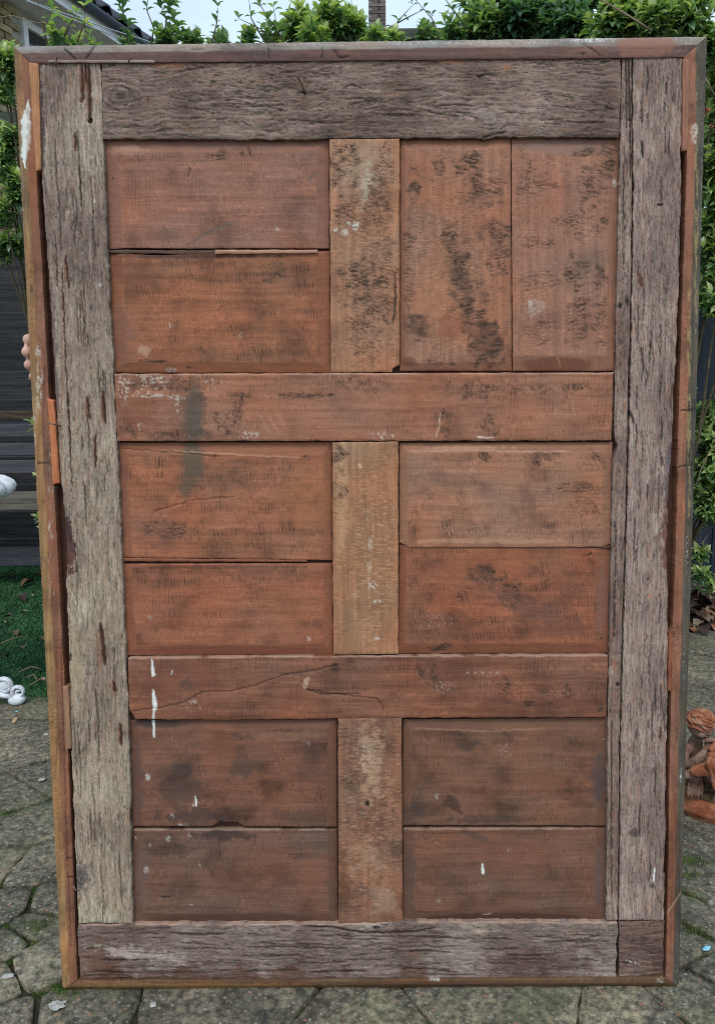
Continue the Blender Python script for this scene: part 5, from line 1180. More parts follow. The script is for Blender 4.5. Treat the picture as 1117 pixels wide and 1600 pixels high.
M_JUMP = simple_mat('navy_jumper', (.03, .035, .06), (.05, .055, .085), 60, .95, .5)
M_TROU = simple_mat('dark_trousers', (.03, .03, .035), (.05, .05, .055), 50, .9, .3)
M_HAIR = simple_mat('brown_hair', (.03, .018, .012), (.07, .04, .025), 40, .6, .5)
person = empty('person', (-.18, .58, 0))
tag(person, 'person hidden behind the door, only fingertips curled round its frame', 'person')
def pl(v): return Vector(v) - person.location
sx = -.18
fing = []
tips = [(34, 530), (33, 550), (36, 570), (42, 588)]
for i, (px, py) in enumerate(tips):
    p0 = at_y(px, py, .135); fx = p0.x
    z = p0.z; r = [.0125, .0128, .0122, .0105][i]
    fx = p0.x + r
    fing.append(chain([pl((-.545 + .004 * i, .25, z - .012)), pl((-.60, .225, z)), pl((fx + .004, .185, z)), pl((fx, .145, z)), pl((fx + .003, .118 + .004 * abs(i - 1), z - .001))], [.013, .0115, r * 1.06, r, r * .85]))
hz = at_y(41, 552, .135).z
pelvis = (sx, .58, .95)
legs = [chain([pl((sx + s * .09, .58, .93)), pl((sx + s * .11, .56, .50)), pl((sx + s * .12, .60, .09)), pl((sx + s * .13, .50, .05))], [.085, .058, .04, .035]) for s in (-1, 1)]
torso = chain([pl(pelvis), pl((sx, .58, 1.12)), pl((sx, .57, 1.32)), pl((sx, .56, 1.43)), pl((sx, .54, 1.54)), pl((sx, .53, 1.60))], [(.15, .11), (.13, .10), (.16, .11), (.09, .075), (.055, .055), (.06, .06)])
armL = chain([pl((sx - .10, .57, 1.41)), pl((sx - .19, .56, 1.39)), pl((-.44, .47, 1.16)), pl((-.50, .26, hz - .02)), pl((-.535, .21, hz - .01))], [.07, .055, .043, .028, (.03, .016)])
armR = chain([pl((sx + .10, .57, 1.41)), pl((sx + .19, .56, 1.39)), pl((.12, .45, 1.15)), pl((.18, .26, 1.22)), pl((.20, .20, 1.25)), pl((.21, .13, 1.30))], [.07, .055, .043, .028, (.03, .016), .03])
palm = [(pl((-.55, .205, hz - .02)), (.022, .03, .05), (0, 0, .3))]
head = [(pl((sx, .52, 1.665)), (.075, .092, .112)), (pl((sx, .435, 1.645)), (.012, .018, .018)), (pl((sx, .45, 1.60)), (.03, .02, .018)), (pl((sx - .076, .53, 1.65)), (.01, .018, .03)), (pl((sx + .076, .53, 1.65)), (.01, .018, .03)),
        (pl((sx - .03, .445, 1.68)), (.014, .01, .008)), (pl((sx + .03, .445, 1.68)), (.014, .01, .008)), (pl((sx, .44, 1.615)), (.022, .01, .006))]
thumb = chain([pl((-.535, .20, hz + .03)), pl((-.56, .15, hz + .055)), pl((-.57, .11, hz + .06))], [.014, .011, .009])
rfing = [chain([pl((.21, .14, 1.28 + k * .0)), pl((.18 + k * .022, .125, 1.35)), pl((.175 + k * .024, .12, 1.39 + (.006 if 0 < k < 3 else 0)))], [.012, .0095, .008]) for k in range(4)]
body = solid('body', [torso, armL, armR] + legs + fing + [thumb] + rfing, palm + head, .0042, M_SKIN, person, 2, 3)
solid('jumper', [chain([pl((sx, .58, .94)), pl((sx, .58, 1.12)), pl((sx, .57, 1.32)), pl((sx, .56, 1.44))], [(.19, .15), (.16, .13), (.185, .135), (.10, .088)]),
    chain([pl((sx - .10, .57, 1.41)), pl((sx - .19, .56, 1.39)), pl((-.44, .47, 1.16)), pl((-.485, .31, hz - .03))], [.082, .066, .054, .040]), chain([pl((sx + .10, .57, 1.41)), pl((sx + .19, .56, 1.39)), pl((.12, .45, 1.15)), pl((.17, .29, 1.21))], [.082, .066, .054, .040])], [], .009, M_JUMP, person)
solid('trousers', [chain([pl((sx, .58, 1.02)), pl((sx, .58, .86))], [(.175, .135), (.17, .135)])] + [chain([pl((sx + s * .08, .58, .92)), pl((sx + s * .11, .56, .50)), pl((sx + s * .12, .60, .11))], [.115, .082, .062]) for s in (-1, 1)], [], .009, M_TROU, person)
for s in (-1, 1): solid('shoe', [], [(pl((sx + s * .13, .53, .045)), (.045, .125, .045)), (pl((sx + s * .125, .60, .07)), (.042, .05, .06))], .007, M_TROU, person)
solid('hair', [], [(pl((sx, .545, 1.70)), (.084, .09, .095)), (pl((sx, .57, 1.655)), (.078, .06, .09))], .006, M_HAIR, person)

# terracotta child
M_TERRA = simple_mat('terracotta', (.20, .06, .028), (.33, .125, .065), 22, .9, .6, c3=(.40, .29, .24), lo=.36, hi=.56)
M_TPALE = simple_mat('lime_bloomed_terracotta', (.15, .08, .055), (.32, .20, .15), 26, .92, .6, c3=(.42, .35, .30))
M_TROCK = simple_mat('mossy_terracotta', (.05, .035, .02), (.20, .13, .07), 26, .95, .8, c3=(.36, .13, .06))
G = at_z(1142, 1262); SY = G.y
stat = empty('child_statue', (G.x, G.y, 0))
tag(stat, 'terracotta statue of a curly-haired child resting chin on hands, on an oval base', 'statue')
def sp(px, py, d=0.0): return at_y(px, py, SY + d) - stat.location
mpp = (at_y(1100, 1150, SY) - at_y(1101, 1150, SY)).length       # metres per pixel there
print('statue px', mpp, 'at', G)
R = lambda px: px * mpp
H = sp(1093, 1131, -.01)
f_ = Vector((.42, -.86, -.30)).normalized(); rt = f_.cross(Vector((0, 0, 1))).normalized(); up_ = rt.cross(f_)
def hp(r, u, f): return H + rt * R(r) + up_ * R(u) + f_ * R(f)
facial = [(H, (R(19), R(20), R(22))), (hp(0, -8, 4), (R(15), R(15), R(14))), (hp(0, -3, 20), (R(3), R(3.4), R(3.2))), (hp(0, 1, 18.5), (R(2), R(3), R(4))), (hp(-9, -7, 13), (R(6.5), R(6), R(6))), (hp(9, -7, 13), (R(6.5), R(6), R(6))),
          (hp(0, -15, 15), (R(5), R(4), R(4))), (hp(-2.2, -9.2, 18.2), (R(2.6), R(2.2), R(1.2))), (hp(2.2, -9.2, 18.2), (R(2.6), R(2.2), R(1.2))), (hp(0, -11.2, 17.8), (R(3.4), R(2.2), R(1.3))),
          (hp(-7, 5, 16.5), (R(5), R(3.5), R(1.8))), (hp(7, 5, 16.5), (R(5), R(3.5), R(1.8))), (hp(-6.5, 1.2, 16.8), (R(3.2), R(2.2), R(1.8))), (hp(6.5, 1.2, 16.8), (R(3.2), R(2.2), R(1.8))), (hp(-18, -2, 0), (R(2.5), R(4), R(6)))]
tr = chain([sp(1094, 1216, .02), sp(1088, 1196, .03), sp(1083, 1176, .03), sp(1085, 1160, .015), sp(1090, 1148, 0)], [R(20), R(19), R(18), R(11), R(10)])
a1 = chain([sp(1078, 1166, .01), sp(1066, 1176, -.01), sp(1071, 1198, -.04), sp(1092, 1186, -.065), sp(1104, 1170, -.055), sp(1110, 1160, -.045)], [R(10), R(9.5), R(8.5), R(7.5), R(6), R(6)])
a2 = chain([sp(1100, 1166, .02), sp(1120, 1164, .0), sp(1134, 1182, -.03)], [R(10), R(9), R(8)])
fg1 = [chain([sp(1109, 1160, -.048), sp(1104 + k * 3.5, 1155 - k * .6, -.058), sp(1103 + k * 3.6, 1160, -.064)], [R(3.2), R(2.7), R(2.2)]) for k in range(4)]
leg1 = chain([sp(1104, 1220, .0), sp(1140, 1204, -.04), sp(1118, 1200, -.075), sp(1094, 1203, -.075), sp(1078, 1209, -.07), sp(1066, 1213, -.075)], [R(16), R(13), R(11), R(9), R(7), R(6)])
leg2 = chain([sp(1088, 1216, .01), sp(1086, 1226, -.04), sp(1084, 1240, -.05)], [R(12), R(9), R(6)])
toes = []
facial += [(sp(1075 + k * 5.2, 1234 + (k % 2) * 2, -.062), (R(2.3), R(3), R(15 - abs(k - 2)))) for k in range(5)]
cb_ = solid('figure', [tr, a1, a2, leg1, leg2] + fg1 + toes, facial, .0016, M_TPALE, stat, 2, 2)
fa = chain([sp(1134, 1180, -.03), sp(1126, 1160, -.06), sp(1112, 1170, -.075), sp(1108, 1175, -.08)], [R(9), R(8.5), R(6), R(5.5)])
fg2 = [chain([sp(1107 + k * 2.6, 1175, -.082), sp(1109 + k * 3.4, 1186 + k, -.095), sp(1114 + k * 3.6, 1197 + k, -.092)], [R(2.8), R(2.5), R(2.0)]) for k in range(5)]
solid('forearm', [fa] + fg2, [], .0016, M_TERRA, stat, 2, 2)['label'] = 'brighter orange forearm and hand with fingers pointing down'
leg3 = chain([sp(1150, 1198, -.05), sp(1120, 1199, -.085), sp(1094, 1203, -.088), sp(1076, 1209, -.08)], [R(12), R(12), R(10), R(8)])
solid('shin', [leg3], [], .0018, M_TERRA, stat, 2, 2)['label'] = 'brighter orange shin lying across the lap'
# hair: wavy locks wrapped round the skull like a plaited band
locks = []
for k in range(9):
    e = -.05 + k * .17; P = []
    for j in range(23):
        t = -2.75 + j * .25; ee = e + .13 * math.sin(t * (2.6 + .5 * (k % 3)) + k * 2.1) - .12 * math.cos(t) + .05 * math.sin(t * 7 + k)
        cc, ss = math.cos(ee), math.sin(ee)
        P.append(hp(21.5 * cc * math.sin(t), 4 + 20 * ss + 2.5 * max(0, -math.cos(t)) * -1.5, 20.0 * cc * math.cos(t) - 1.5))
    locks.append((P, [R(1.9 + .7 * math.sin(j * 1.3 + k * 2)) for j in range(23)]))
solid('hair', [], [(hp(0, 5.5, -2.0), (R(20), R(20), R(18)))], .0014, M_TERRA, stat, 1, 1)['label'] = 'orange wavy hair'
hv, hf = [], []
for P, rads in locks:
    v_, f__ = tube_arrays(P, rads, 7); b0 = len(hv); hv += [tuple(q_) for q_ in v_]; hf += [tuple(b0 + i for i in q_) for q_ in f__]
link('curls', mesh_np('curls', hv, np.array(hf)), M_TERRA, stat)
folds = []
for k in range(6): folds.append(chain([sp(1110 + k * 7, 1180 + k * 2, -.095), sp(1104 + k * 8, 1194 + k * 2, -.11), sp(1112 + k * 9, 1214 + k, -.10), sp(1116 + k * 9, 1236, -.10)], [R(3), R(4), R(3.5), R(3)]))
solid('drapery', folds, [(sp(1135, 1215, -.05), (R(26), R(14), R(26)))], .002, M_TERRA, stat, 1, 2)
rkb = []
for k in range(26):
    r_ = random.Random(k); rkb.append((sp(r_.uniform(1080, 1195), r_.uniform(1214, 1246), r_.uniform(-.06, .07)), (R(r_.uniform(9, 17)), R(r_.uniform(9, 17)), R(r_.uniform(6, 12)))))
solid('rock_seat', [], rkb, .003, M_TROCK, stat, 1, 1)
rx, ry = R(92), R(62)
def oval(prof):
    V, F = [], []; seg = 56
    for (f, z) in prof:
        for k in range(seg): th = 2 * PI * k / seg; V.append((rx * f * math.cos(th), ry * f * math.sin(th), z))
    for i in range(len(prof) - 1):
        for k in range(seg): k2 = (k + 1) % seg; F.append((i * seg + k, i * seg + k2, (i + 1) * seg + k2, (i + 1) * seg + k))
    return mesh_np('base', V, [np.array(F), ])
link('base', oval([(.93, .002), (.94, .008), (.99, .018), (1.0, .026), (.97, .030), (.97, .034), (.93, .048), (.86, .054), (.5, .056), (.01, .056)]), M_TERRA, stat)
solid('rock_mound', [], [(Vector((rr.uniform(-.7, .7) * rx, rr.uniform(-.65, .65) * ry, .058)), (R(rr.uniform(10, 20)), R(rr.uniform(8, 14)), R(rr.uniform(4, 10)))) for k in range(34)], .003, M_TROCK, stat, 1, 1)

# white urn on scroll feet
M_WHITE = simple_mat('white_stone_paint', (.42, .44, .47), (.72, .74, .78), 26, .7, .5, c3=(.76, .78, .82), lo=.30, hi=.5)
Ug = at_z(27, 1101); m2 = (at_y(20, 1080, Ug.y) - at_y(21, 1080, Ug.y)).length
urn = empty('garden_urn', (at_y(-62, 1080, Ug.y).x, Ug.y + .0, 0)); tag(urn, 'white ornamental urn on curled scroll feet, half hidden outside the picture edge', 'urn')
U0 = urn.location
ztop = at_y(5, 763, Ug.y).z; R2 = lambda p: p * m2
bowl_r = (at_y(17, 763, Ug.y).x - U0.x) / 1.1
def up3(px, py, d=0): return at_y(px, py, Ug.y + d) - U0
link('shaft', lathe_mesh('shaft', [(.002, .03), (.085, .03), (.085, .05), (.06, .08), (.05, .13), (.065, .18), (.05, .22), (.035, .30), (.032, .45), (.045, ztop - .18), (.06, ztop - .15), (.045, ztop - .12), (.06, ztop - .09), (.002, ztop - .07)], 32), M_WHITE, urn)
lob = [(.03, ztop - .10), (bowl_r * .6, ztop - .075), (bowl_r * .85, ztop - .045), (bowl_r * .97, ztop - .02), (bowl_r, ztop + .002), (bowl_r * .96, ztop + .022), (bowl_r * .86, ztop + .036), (bowl_r * .7, ztop + .040), (bowl_r * .6, ztop + .02), (bowl_r * .3, ztop), (.003, ztop - .01)]
link('bowl', lathe_mesh('bowl', lob, 160, 22, .10), M_WHITE, urn)
def scroll(cx_, cy_, r0, turns, ang0, sgn, rad):
    P, Rr = [], []
    for i in range(40):
        t = i / 39; a = ang0 + sgn * turns * 2 * PI * t; r = r0 * (1 - .86 * t); P.append((cx_ + r * math.cos(a), cy_ + r * math.sin(a))); Rr.append(rad * (1 - .45 * t))
    return P, Rr
V, F = [], []
foot_bms = []
def foot(ang):
    bm = bmesh.new()
    def add(P, Rr):
        pts = [Vector((p[0], 0, p[1])) for p in P]; v, f = tube_arrays(pts, Rr, 8); vs_ = [bm.verts.new(Vector((q.x, q.y * 1.9, q.z))) for q in v]
        for q in f: bm.faces.new([vs_[i] for i in q])
        bm.faces.new(vs_[:8][::-1]); bm.faces.new(vs_[-8:])
    x1, z1 = up3(8, 1072)[0], up3(8, 1072)[2]; x2, z2 = up3(30, 1081)[0], up3(30, 1081)[2]
    add(*scroll(x1, z1, R2(15), 1.6, PI * 1.25, -1, R2(3.6))); add(*scroll(x2, z2, R2(10.5), 1.5, PI * 1.2, -1, R2(3.0)))
    add([(.04, z1 + R2(10)), (.07, z1 - R2(6)), (x1 - R2(8), z1 - R2(13)), (x1 + R2(6), z1 - R2(16)), (x2, z2 - R2(10))], [R2(6), R2(6), R2(5), R2(4), R2(3)])
    q = bmesh.ops.create_uvsphere(bm, u_segments=18, v_segments=10, radius=1)
    bmesh.ops.transform(bm, matrix=Matrix.Translation((up3(27, 1094)[0], 0, R2(8.5))) @ Matrix.Diagonal((R2(13), R2(13), R2(8.5), 1)), verts=q['verts'])
    q = bmesh.ops.create_uvsphere(bm, u_segments=14, v_segments=8, radius=1)
    bmesh.ops.transform(bm, matrix=Matrix.Translation((x1, 0, z1)) @ Matrix.Diagonal((R2(12), R2(5), R2(12), 1)), verts=q['verts'])
    for f in bm.faces: f.smooth = True
    return bm_mesh('foot', bm)
fm = foot(0); fm.materials.append(M_WHITE)
for k in range(4): link('foot', fm, None, urn, rot=(0, 0, k * PI / 2))

# ================================================================== SHRUBS
def leaf_geom():
    ts = [0, .12, .38, .68, 1.0]; wd = [0.01, .10, .235, .19, 0.0]
    mid = [(0, t, .10 * math.sin(t * PI) - .16 * t * t) for t in ts]
    V = [Vector(m) for m in mid]; Lf = []; Rt = []
    for i in (1, 2, 3):
        Lf.append(len(V)); V.append(Vector((-wd[i], ts[i] + .02, mid[i][2] + wd[i] * .35))); Rt.append(len(V)); V.append(Vector((wd[i], ts[i] + .02, mid[i][2] + wd[i] * .35)))
    F = [(0, 1, Lf[0]), (0, Rt[0], 1), (1, 2, Lf[1], Lf[0]), (1, Rt[0], Rt[1], 2), (2, 3, Lf[2], Lf[1]), (2, Rt[1], Rt[2], 3), (3, 4, Lf[2]), (3, Rt[2], 4)]
    return np.array([tuple(v) for v in V]), [f for f in F if len(f) == 4], [f for f in F if len(f) == 3]
LV, LQ, LT = leaf_geom(); LQ = np.array(LQ); LT = np.array(LT)
def leaf_mat():
    m, t, n, b = nodes_mat('leaf')
    at = N(t, 'ShaderNodeAttribute'); at.attribute_name = 'Col'
    t.links.new(at.outputs['Color'], b.inputs['Base Color']); b.inputs['Roughness'].default_value = .34; b.inputs['Specular IOR Level'].default_value = .6
    tr_ = N(t, 'ShaderNodeBsdfTranslucent'); vm = N(t, 'ShaderNodeVectorMath', operation='MULTIPLY'); vm.inputs[1].default_value = (1.5, 1.6, .7); t.links.new(at.outputs['Color'], vm.inputs[0]); t.links.new(vm.outputs[0], tr_.inputs[0])
    mx_ = N(t, 'ShaderNodeMixShader'); mx_.inputs[0].default_value = .40; t.links.new(b.outputs[0], mx_.inputs[1]); t.links.new(tr_.outputs[0], mx_.inputs[2]); t.links.new(mx_.outputs[0], n['Material Output'].inputs[0])
    return m
M_LEAF = leaf_mat(); M_STEM = simple_mat('green_brown_stem', (.06, .045, .03), (.12, .10, .05), 30, .85, .3)
PAL = [(.12, .21, .09), (.085, .165, .08), (.06, .125, .075), (.20, .29, .10), (.28, .36, .12), (.15, .24, .12), (.05, .10, .065), (.37, .43, .18)]
PAL_M = []
for c in PAL:
    cc = np.tile(np.array([*c, 1.0]), (len(LV), 1)); cc[:5, :3] *= 1.25
    me = mesh_np('leaf', LV, [LQ, LT], cc); me.materials.append(M_LEAF); PAL_M.append(me)
def basis(d, nrm):
    d = d.normalized(); x = d.cross(nrm)
    if x.length < 1e-3: x = d.cross(Vector((1, .2, .1)))
    x.normalize(); z = x.cross(d); return Matrix((x, d, z)).transposed()
def sprig(base, d, L, leaves, stems, ls, pal, whorl=True, r0=.0022, n=None):
    d = d.normalized(); n = n or rr.randint(10, 15)
    bend = Vector((rr.uniform(-.2, .2), rr.uniform(-.2, .2), rr.uniform(0, .35)))
    pts = [base + d * L * t + bend * L * t * t * .5 for t in (0, .35, .7, 1)]
    stems.append((pts, [r0, r0 * .9, r0 * .7, r0 * .45]))
    side = d.cross(Vector((.3, .2, .9))).normalized(); o2 = d.cross(side)
    for k in range(n):
        t = 1 - (k / n) ** 1.15 * .9; p = base + d * L * t + bend * L * t * t * .5; a = k * 2.4 + rr.uniform(-.3, .3)
        out = side * math.cos(a) + o2 * math.sin(a); open_ = .35 + .95 * (1 - t) + rr.uniform(0, .35) if t > .85 else rr.uniform(.7, 1.3)
        ld = d * math.cos(min(open_, 1.35)) + out * math.sin(min(open_, 1.35)); ld.z += .06
        s = ls * rr.uniform(.65, 1.15) * (.75 if t > .93 else 1)
        young = t > .8
        c = rr.choice(pal[1] if young else pal[0])
        nrm = (d * .8 - out * .3 + Vector((0, 0, .9)) + Vector((rr.uniform(-.4, .4), rr.uniform(-.4, .4), 0)))
        leaves.append((p, basis(ld, nrm), s, c))
PA = ((0, 1, 2, 5, 6), (3, 4, 0, 5)); PD = ((1, 2, 6, 2), (0, 1, 2, 5)); PB = ((0, 1, 5, 3), (3, 4, 7))
def make_shrub(name, label, foot_xy, leaves, stems, group=None, limbs=()):
    root = empty(name, (foot_xy[0], foot_xy[1], 0)); tag(root, label, 'shrub', group); O = root.location
    cand = []
    for i, (p, B, s, c) in enumerate(leaves):
        ctr = p + B @ Vector((0, s * .5, 0)); q = project(ctr)
        if q and -10 < q[0] < 1127 and -10 < q[1] < 1610 and not in_door(q[0], q[1], 4) and s * 1200 / q[2] > 9: cand.append((q[2], i))
    cand.sort(); single = {i for _, i in cand[:295]}
    for i in single:
        p, B, s, c = leaves[i]; o = bpy.data.objects.new('leaf', PAL_M[c]); COL.objects.link(o); o.parent = root
        o.matrix_basis = Matrix.Translation(p - O) @ (B * s).to_4x4()
    rest = [l for i, l in enumerate(leaves) if i not in single]
    if rest:
        n = len(rest); Bs = np.array([np.array(B) * s for (_, B, s, _) in rest]); Ps = np.array([tuple(p - O) for (p, _, _, _) in rest]); Cs = np.array([PAL[c] for (_, _, _, c) in rest]) * RNG.uniform(.8, 1.2, (n, 1))
        V = np.einsum('nij,kj->nki', Bs, LV) + Ps[:, None]; k = len(LV); off = (np.arange(n) * k)[:, None, None]
        cols = np.ones((n, k, 4)); cols[:, :, :3] = Cs[:, None]; cols[:, :5, :3] *= 1.25
        me = mesh_np('foliage', V.reshape(-1, 3), [(LQ[None] + off).reshape(-1, 4), (LT[None] + off).reshape(-1, 3)], cols.reshape(-1, 4))
        tag(link('foliage', me, M_LEAF, root), kind='stuff')
    V, F = [], []
    for pts, rads in list(stems) + list(limbs):
        v, f = tube_arrays([Vector(p) - O for p in pts], rads, 5); b = len(V); V += [tuple(q) for q in v]; F += [tuple(b + i for i in q) for q in f]
    link('stem', mesh_np('stem', V, np.array(F)), M_STEM, root)
    return len(leaves), len(single)
def blob_shrub(name, label, blobs, foot_xy, pal=PA, ls=.06, extra=None, group=None, body=170):
    """blobs: (px, py, radius px, y, sprigs) placed where the photograph shows the masses; each hangs on a limb from the foot"""
    leaves, stems, limbs = [], [], []
    for (px, py, pr, yw, ns) in blobs:
        c = at_y(px, py, yw); rad = pr * project(c)[2] / 1200
        f = Vector((foot_xy[0] + rr.uniform(-.1, .1), foot_xy[1], 0)); mid = f.lerp(c, .55) + Vector((rr.uniform(-.1, .1), rr.uniform(-.05, .1), .1))
        limbs.append(([f, mid, c], [.011, .007, .004]))
        for k in range(ns):
            v = Vector((rr.gauss(0, 1), rr.gauss(0, 1), rr.gauss(0, 1))).normalized(); q = rr.random() ** .45
            p = c + Vector((v.x * rad * q, v.y * min(rad, .35) * q, v.z * rad * q)); d = (v * .8 + Vector((0, -.35, .75))).normalized(); L = rr.uniform(.07, .14)
            sprig(p - d * L, d, L, leaves, stems, ls, pal)
    for k in range(body):
        p = Vector((foot_xy[0] + rr.gauss(0, .26), foot_xy[1] + rr.gauss(0, .14), rr.uniform(.25, 2.15))); d = Vector((rr.gauss(0, .5), -.5 + rr.gauss(0, .5), .6)).normalized()
        q = project(p)
        if q and not in_door(q[0], q[1], 40) : continue
        sprig(p, d, rr.uniform(.1, .18), leaves, stems, ls * 1.1, pal, n=11)
    if extra: extra(leaves, stems)
    r = make_shrub(name, label, foot_xy, leaves, stems, group, limbs); print(name, r)
def tall(leaves, stems, p0, p1, yw, ls=.05, pal=PA, gap=.055, wig=6, per=5):
    """one long shoot leafed all the way: photograph points p0 (bottom) to p1 (tip)"""
    a, b = at_y(*p0, yw), at_y(*p1, yw); n = max(2, int((b - a).length / gap)); pts = []
    for i in range(n + 1):
        t = i / n; pts.append(a.lerp(b, t) + Vector((.012 * math.sin(t * 7 + p0[0]), .01 * math.cos(t * 5), 0)))
    stems.append((pts, [.004 * (1 - .75 * i / n) for i in range(n + 1)]))
    for i in range(n + 1):
        for k in range(per):
            th = k * 2 * PI / per + i * 1.1 + rr.uniform(-.3, .3); d = Vector((math.cos(th), math.sin(th), rr.uniform(.25, .9))).normalized()
            leaves.append((pts[i] + Vector((0, 0, rr.uniform(-.015, .015))), basis(d, Vector((0, 0, 1)) - d * .3), ls * rr.uniform(.6, 1.1), rr.choice(pal[0] if rr.random() < .6 else pal[1])))
# along the top, from the house side across
blob_shrub('shrub', 'light green shrub in front of the brick house soffit', [(88, 56, 14, 1.7, 4), (120, 74, 12, 1.75, 3), (150, 74, 12, 1.7, 3), (110, 150, 40, 2.0, 26)], (-1.3, 1.9), PB, .052,
    lambda l, s: (tall(l, s, (72, 70), (60, -5), 1.7, .03, PB, .12, per=1), tall(l, s, (100, 60), (118, 22), 1.7, .048, PB, .05), tall(l, s, (124, 64), (136, 6), 1.65, .04, PB, .09, per=3), tall(l, s, (88, 60), (78, 18), 1.7, .05, PB), tall(l, s, (150, 72), (131, 36), 1.7, .04, PB, .09, per=2)))
blob_shrub('shrub', 'shrub sending up dense tall leafy shoots against open sky', [(200, 70, 12, 1.8, 5), (255, 68, 20, 1.85, 14), (300, 66, 18, 1.9, 12), (260, 150, 60, 2.1, 26)], (-.85, 2.0), PA, .05,
    lambda l, s: (tall(l, s, (200, 72), (190, -12), 1.8, .05, PD, .034, per=6), tall(l, s, (238, 72), (232, -10), 1.85, .036, PD, .05, per=3), tall(l, s, (262, 70), (250, -12), 1.85, .042, PD, .045, per=4), tall(l, s, (276, 70), (268, -14), 1.85, .056, PA, .032, per=7), tall(l, s, (330, 68), (344, 12), 1.95, .036, PD, .05, per=4)))
blob_shrub('shrub', 'low sparse green shrub beneath the distant tiled roof', [(345, 68, 16, 2.0, 10), (385, 66, 18, 2.0, 13), (430, 64, 20, 2.0, 15), (390, 150, 60, 2.2, 26)], (-.5, 2.1), PA, .05,
    lambda l, s: (tall(l, s, (432, 66), (376, 28), 1.9, .04, PD, .06, per=3), tall(l, s, (440, 66), (400, -12), 1.9, .045, PA, .045, per=5), tall(l, s, (410, 66), (385, -6), 1.9, .04, PD, .06, per=3), tall(l, s, (425, 70), (432, 12), 1.95, .045, PA, .05, per=4)))
blob_shrub('shrub', 'rounded bushy yellow-green shrub in front of the brick chimney', [(470, 42, 30, 2.0, 34), (515, 34, 34, 2.0, 42), (548, 40, 28, 2.05, 32), (490, 66, 30, 1.9, 20), (585, 62, 14, 1.9, 10), (620, 62, 14, 1.95, 10), (530, 150, 70, 2.2, 34)], (-.05, 2.15), PB, .056,
    lambda l, s: (tall(l, s, (560, 50), (545, -8), 2.3, .04, PD, .06, per=3), tall(l, s, (610, 60), (640, 8), 2.1, .035, PD, .07, per=3), tall(l, s, (600, 46), (665, 14), 2.1, .03, PD, .07, per=2)))
blob_shrub('shrub', 'mid-green shrub thinning to open sky at its near side', [(665, 58, 14, 2.1, 9), (705, 54, 22, 2.2, 18), (750, 34, 30, 2.2, 36), (770, 8, 40, 2.3, 40), (760, -40, 60, 2.4, 40), (740, 110, 80, 2.3, 40)], (.45, 2.3), PA, .06,
    lambda l, s: (tall(l, s, (690, 60), (652, 0), 2.1, .036, PD, .07, per=3), tall(l, s, (725, 40), (690, -10), 2.1, .04, PD, .06, per=3)))
blob_shrub('shrub', 'dense dark glossy evergreen shrub rising past the top of the picture', [(810, 35, 40, 2.2, 50), (850, 10, 48, 2.3, 55), (890, 38, 36, 2.1, 42), (820, -30, 60, 2.4, 50), (900, -30, 60, 2.4, 45), (880, 110, 90, 2.3, 50)], (.75, 2.35), PD, .064)
blob_shrub('shrub', 'shrub with large bright pointed leaves above the mitred frame corner', [(945, 38, 34, 1.9, 36), (985, 18, 38, 1.9, 44), (1030, 30, 34, 1.8, 40), (965, 70, 40, 2.0, 24), (1010, -30, 60, 2.1, 45), (1000, 130, 90, 2.2, 40)], (1.05, 2.1), PB, .062)
blob_shrub('shrub', 'tall leafy evergreen along the fence with red-tipped bud among its leaves', [(1080, 20, 36, 1.8, 36), (1110, 60, 34, 1.8, 34), (1125, 130, 40, 1.9, 34), (1125, 200, 36, 2.0, 26), (1120, 270, 40, 2.0, 34), (1120, 230, 90, 2.9, 120), (1120, 400, 90, 2.9, 120), (1110, 120, 80, 2.8, 90), (1120, 320, 60, 2.5, 50), (1128, 340, 40, 2.0, 34), (1120, 400, 34, 2.0, 26), (1122, 460, 34, 2.0, 26), (1095, -30, 60, 2.2, 40), (1170, 200, 90, 2.2, 60), (1180, 400, 90, 2.2, 60)], (1.45, 2.3), PB, .058)
blob_shrub('shrub', 'low leafy shrub growing against the foot of the upright fence', [(1112, 690, 30, 2.3, 30), (1098, 730, 24, 2.3, 24), (1105, 780, 24, 2.3, 22), (1105, 650, 26, 2.4, 22), (1120, 760, 34, 2.3, 26), (1108, 800, 16, 2.3, 8), (1095, 862, 10, 2.3, 5), (1118, 640, 20, 2.4, 14), (1165, 720, 60, 2.5, 40), (1095, 895, 9, 2.25, 4), (1115, 905, 14, 2.3, 5)], (1.6, 2.7), PB, .055)
blob_shrub('shrub', 'green climber with pale tips tangled in the trellis rails', [(14, 100, 26, 2.6, 22), (5, 135, 20, 2.6, 10), (14, 215, 26, 2.7, 20), (8, 255, 30, 2.7, 22), (24, 300, 24, 2.7, 18), (6, 330, 22, 2.7, 12), (22, 375, 20, 2.8, 14), (2, 385, 20, 2.8, 10), (-50, 250, 80, 2.9, 50), (120, 260, 80, 3.1, 50), (5, 85, 10, 2.6, 6)], (-1.75, 3.2), PB, .06)
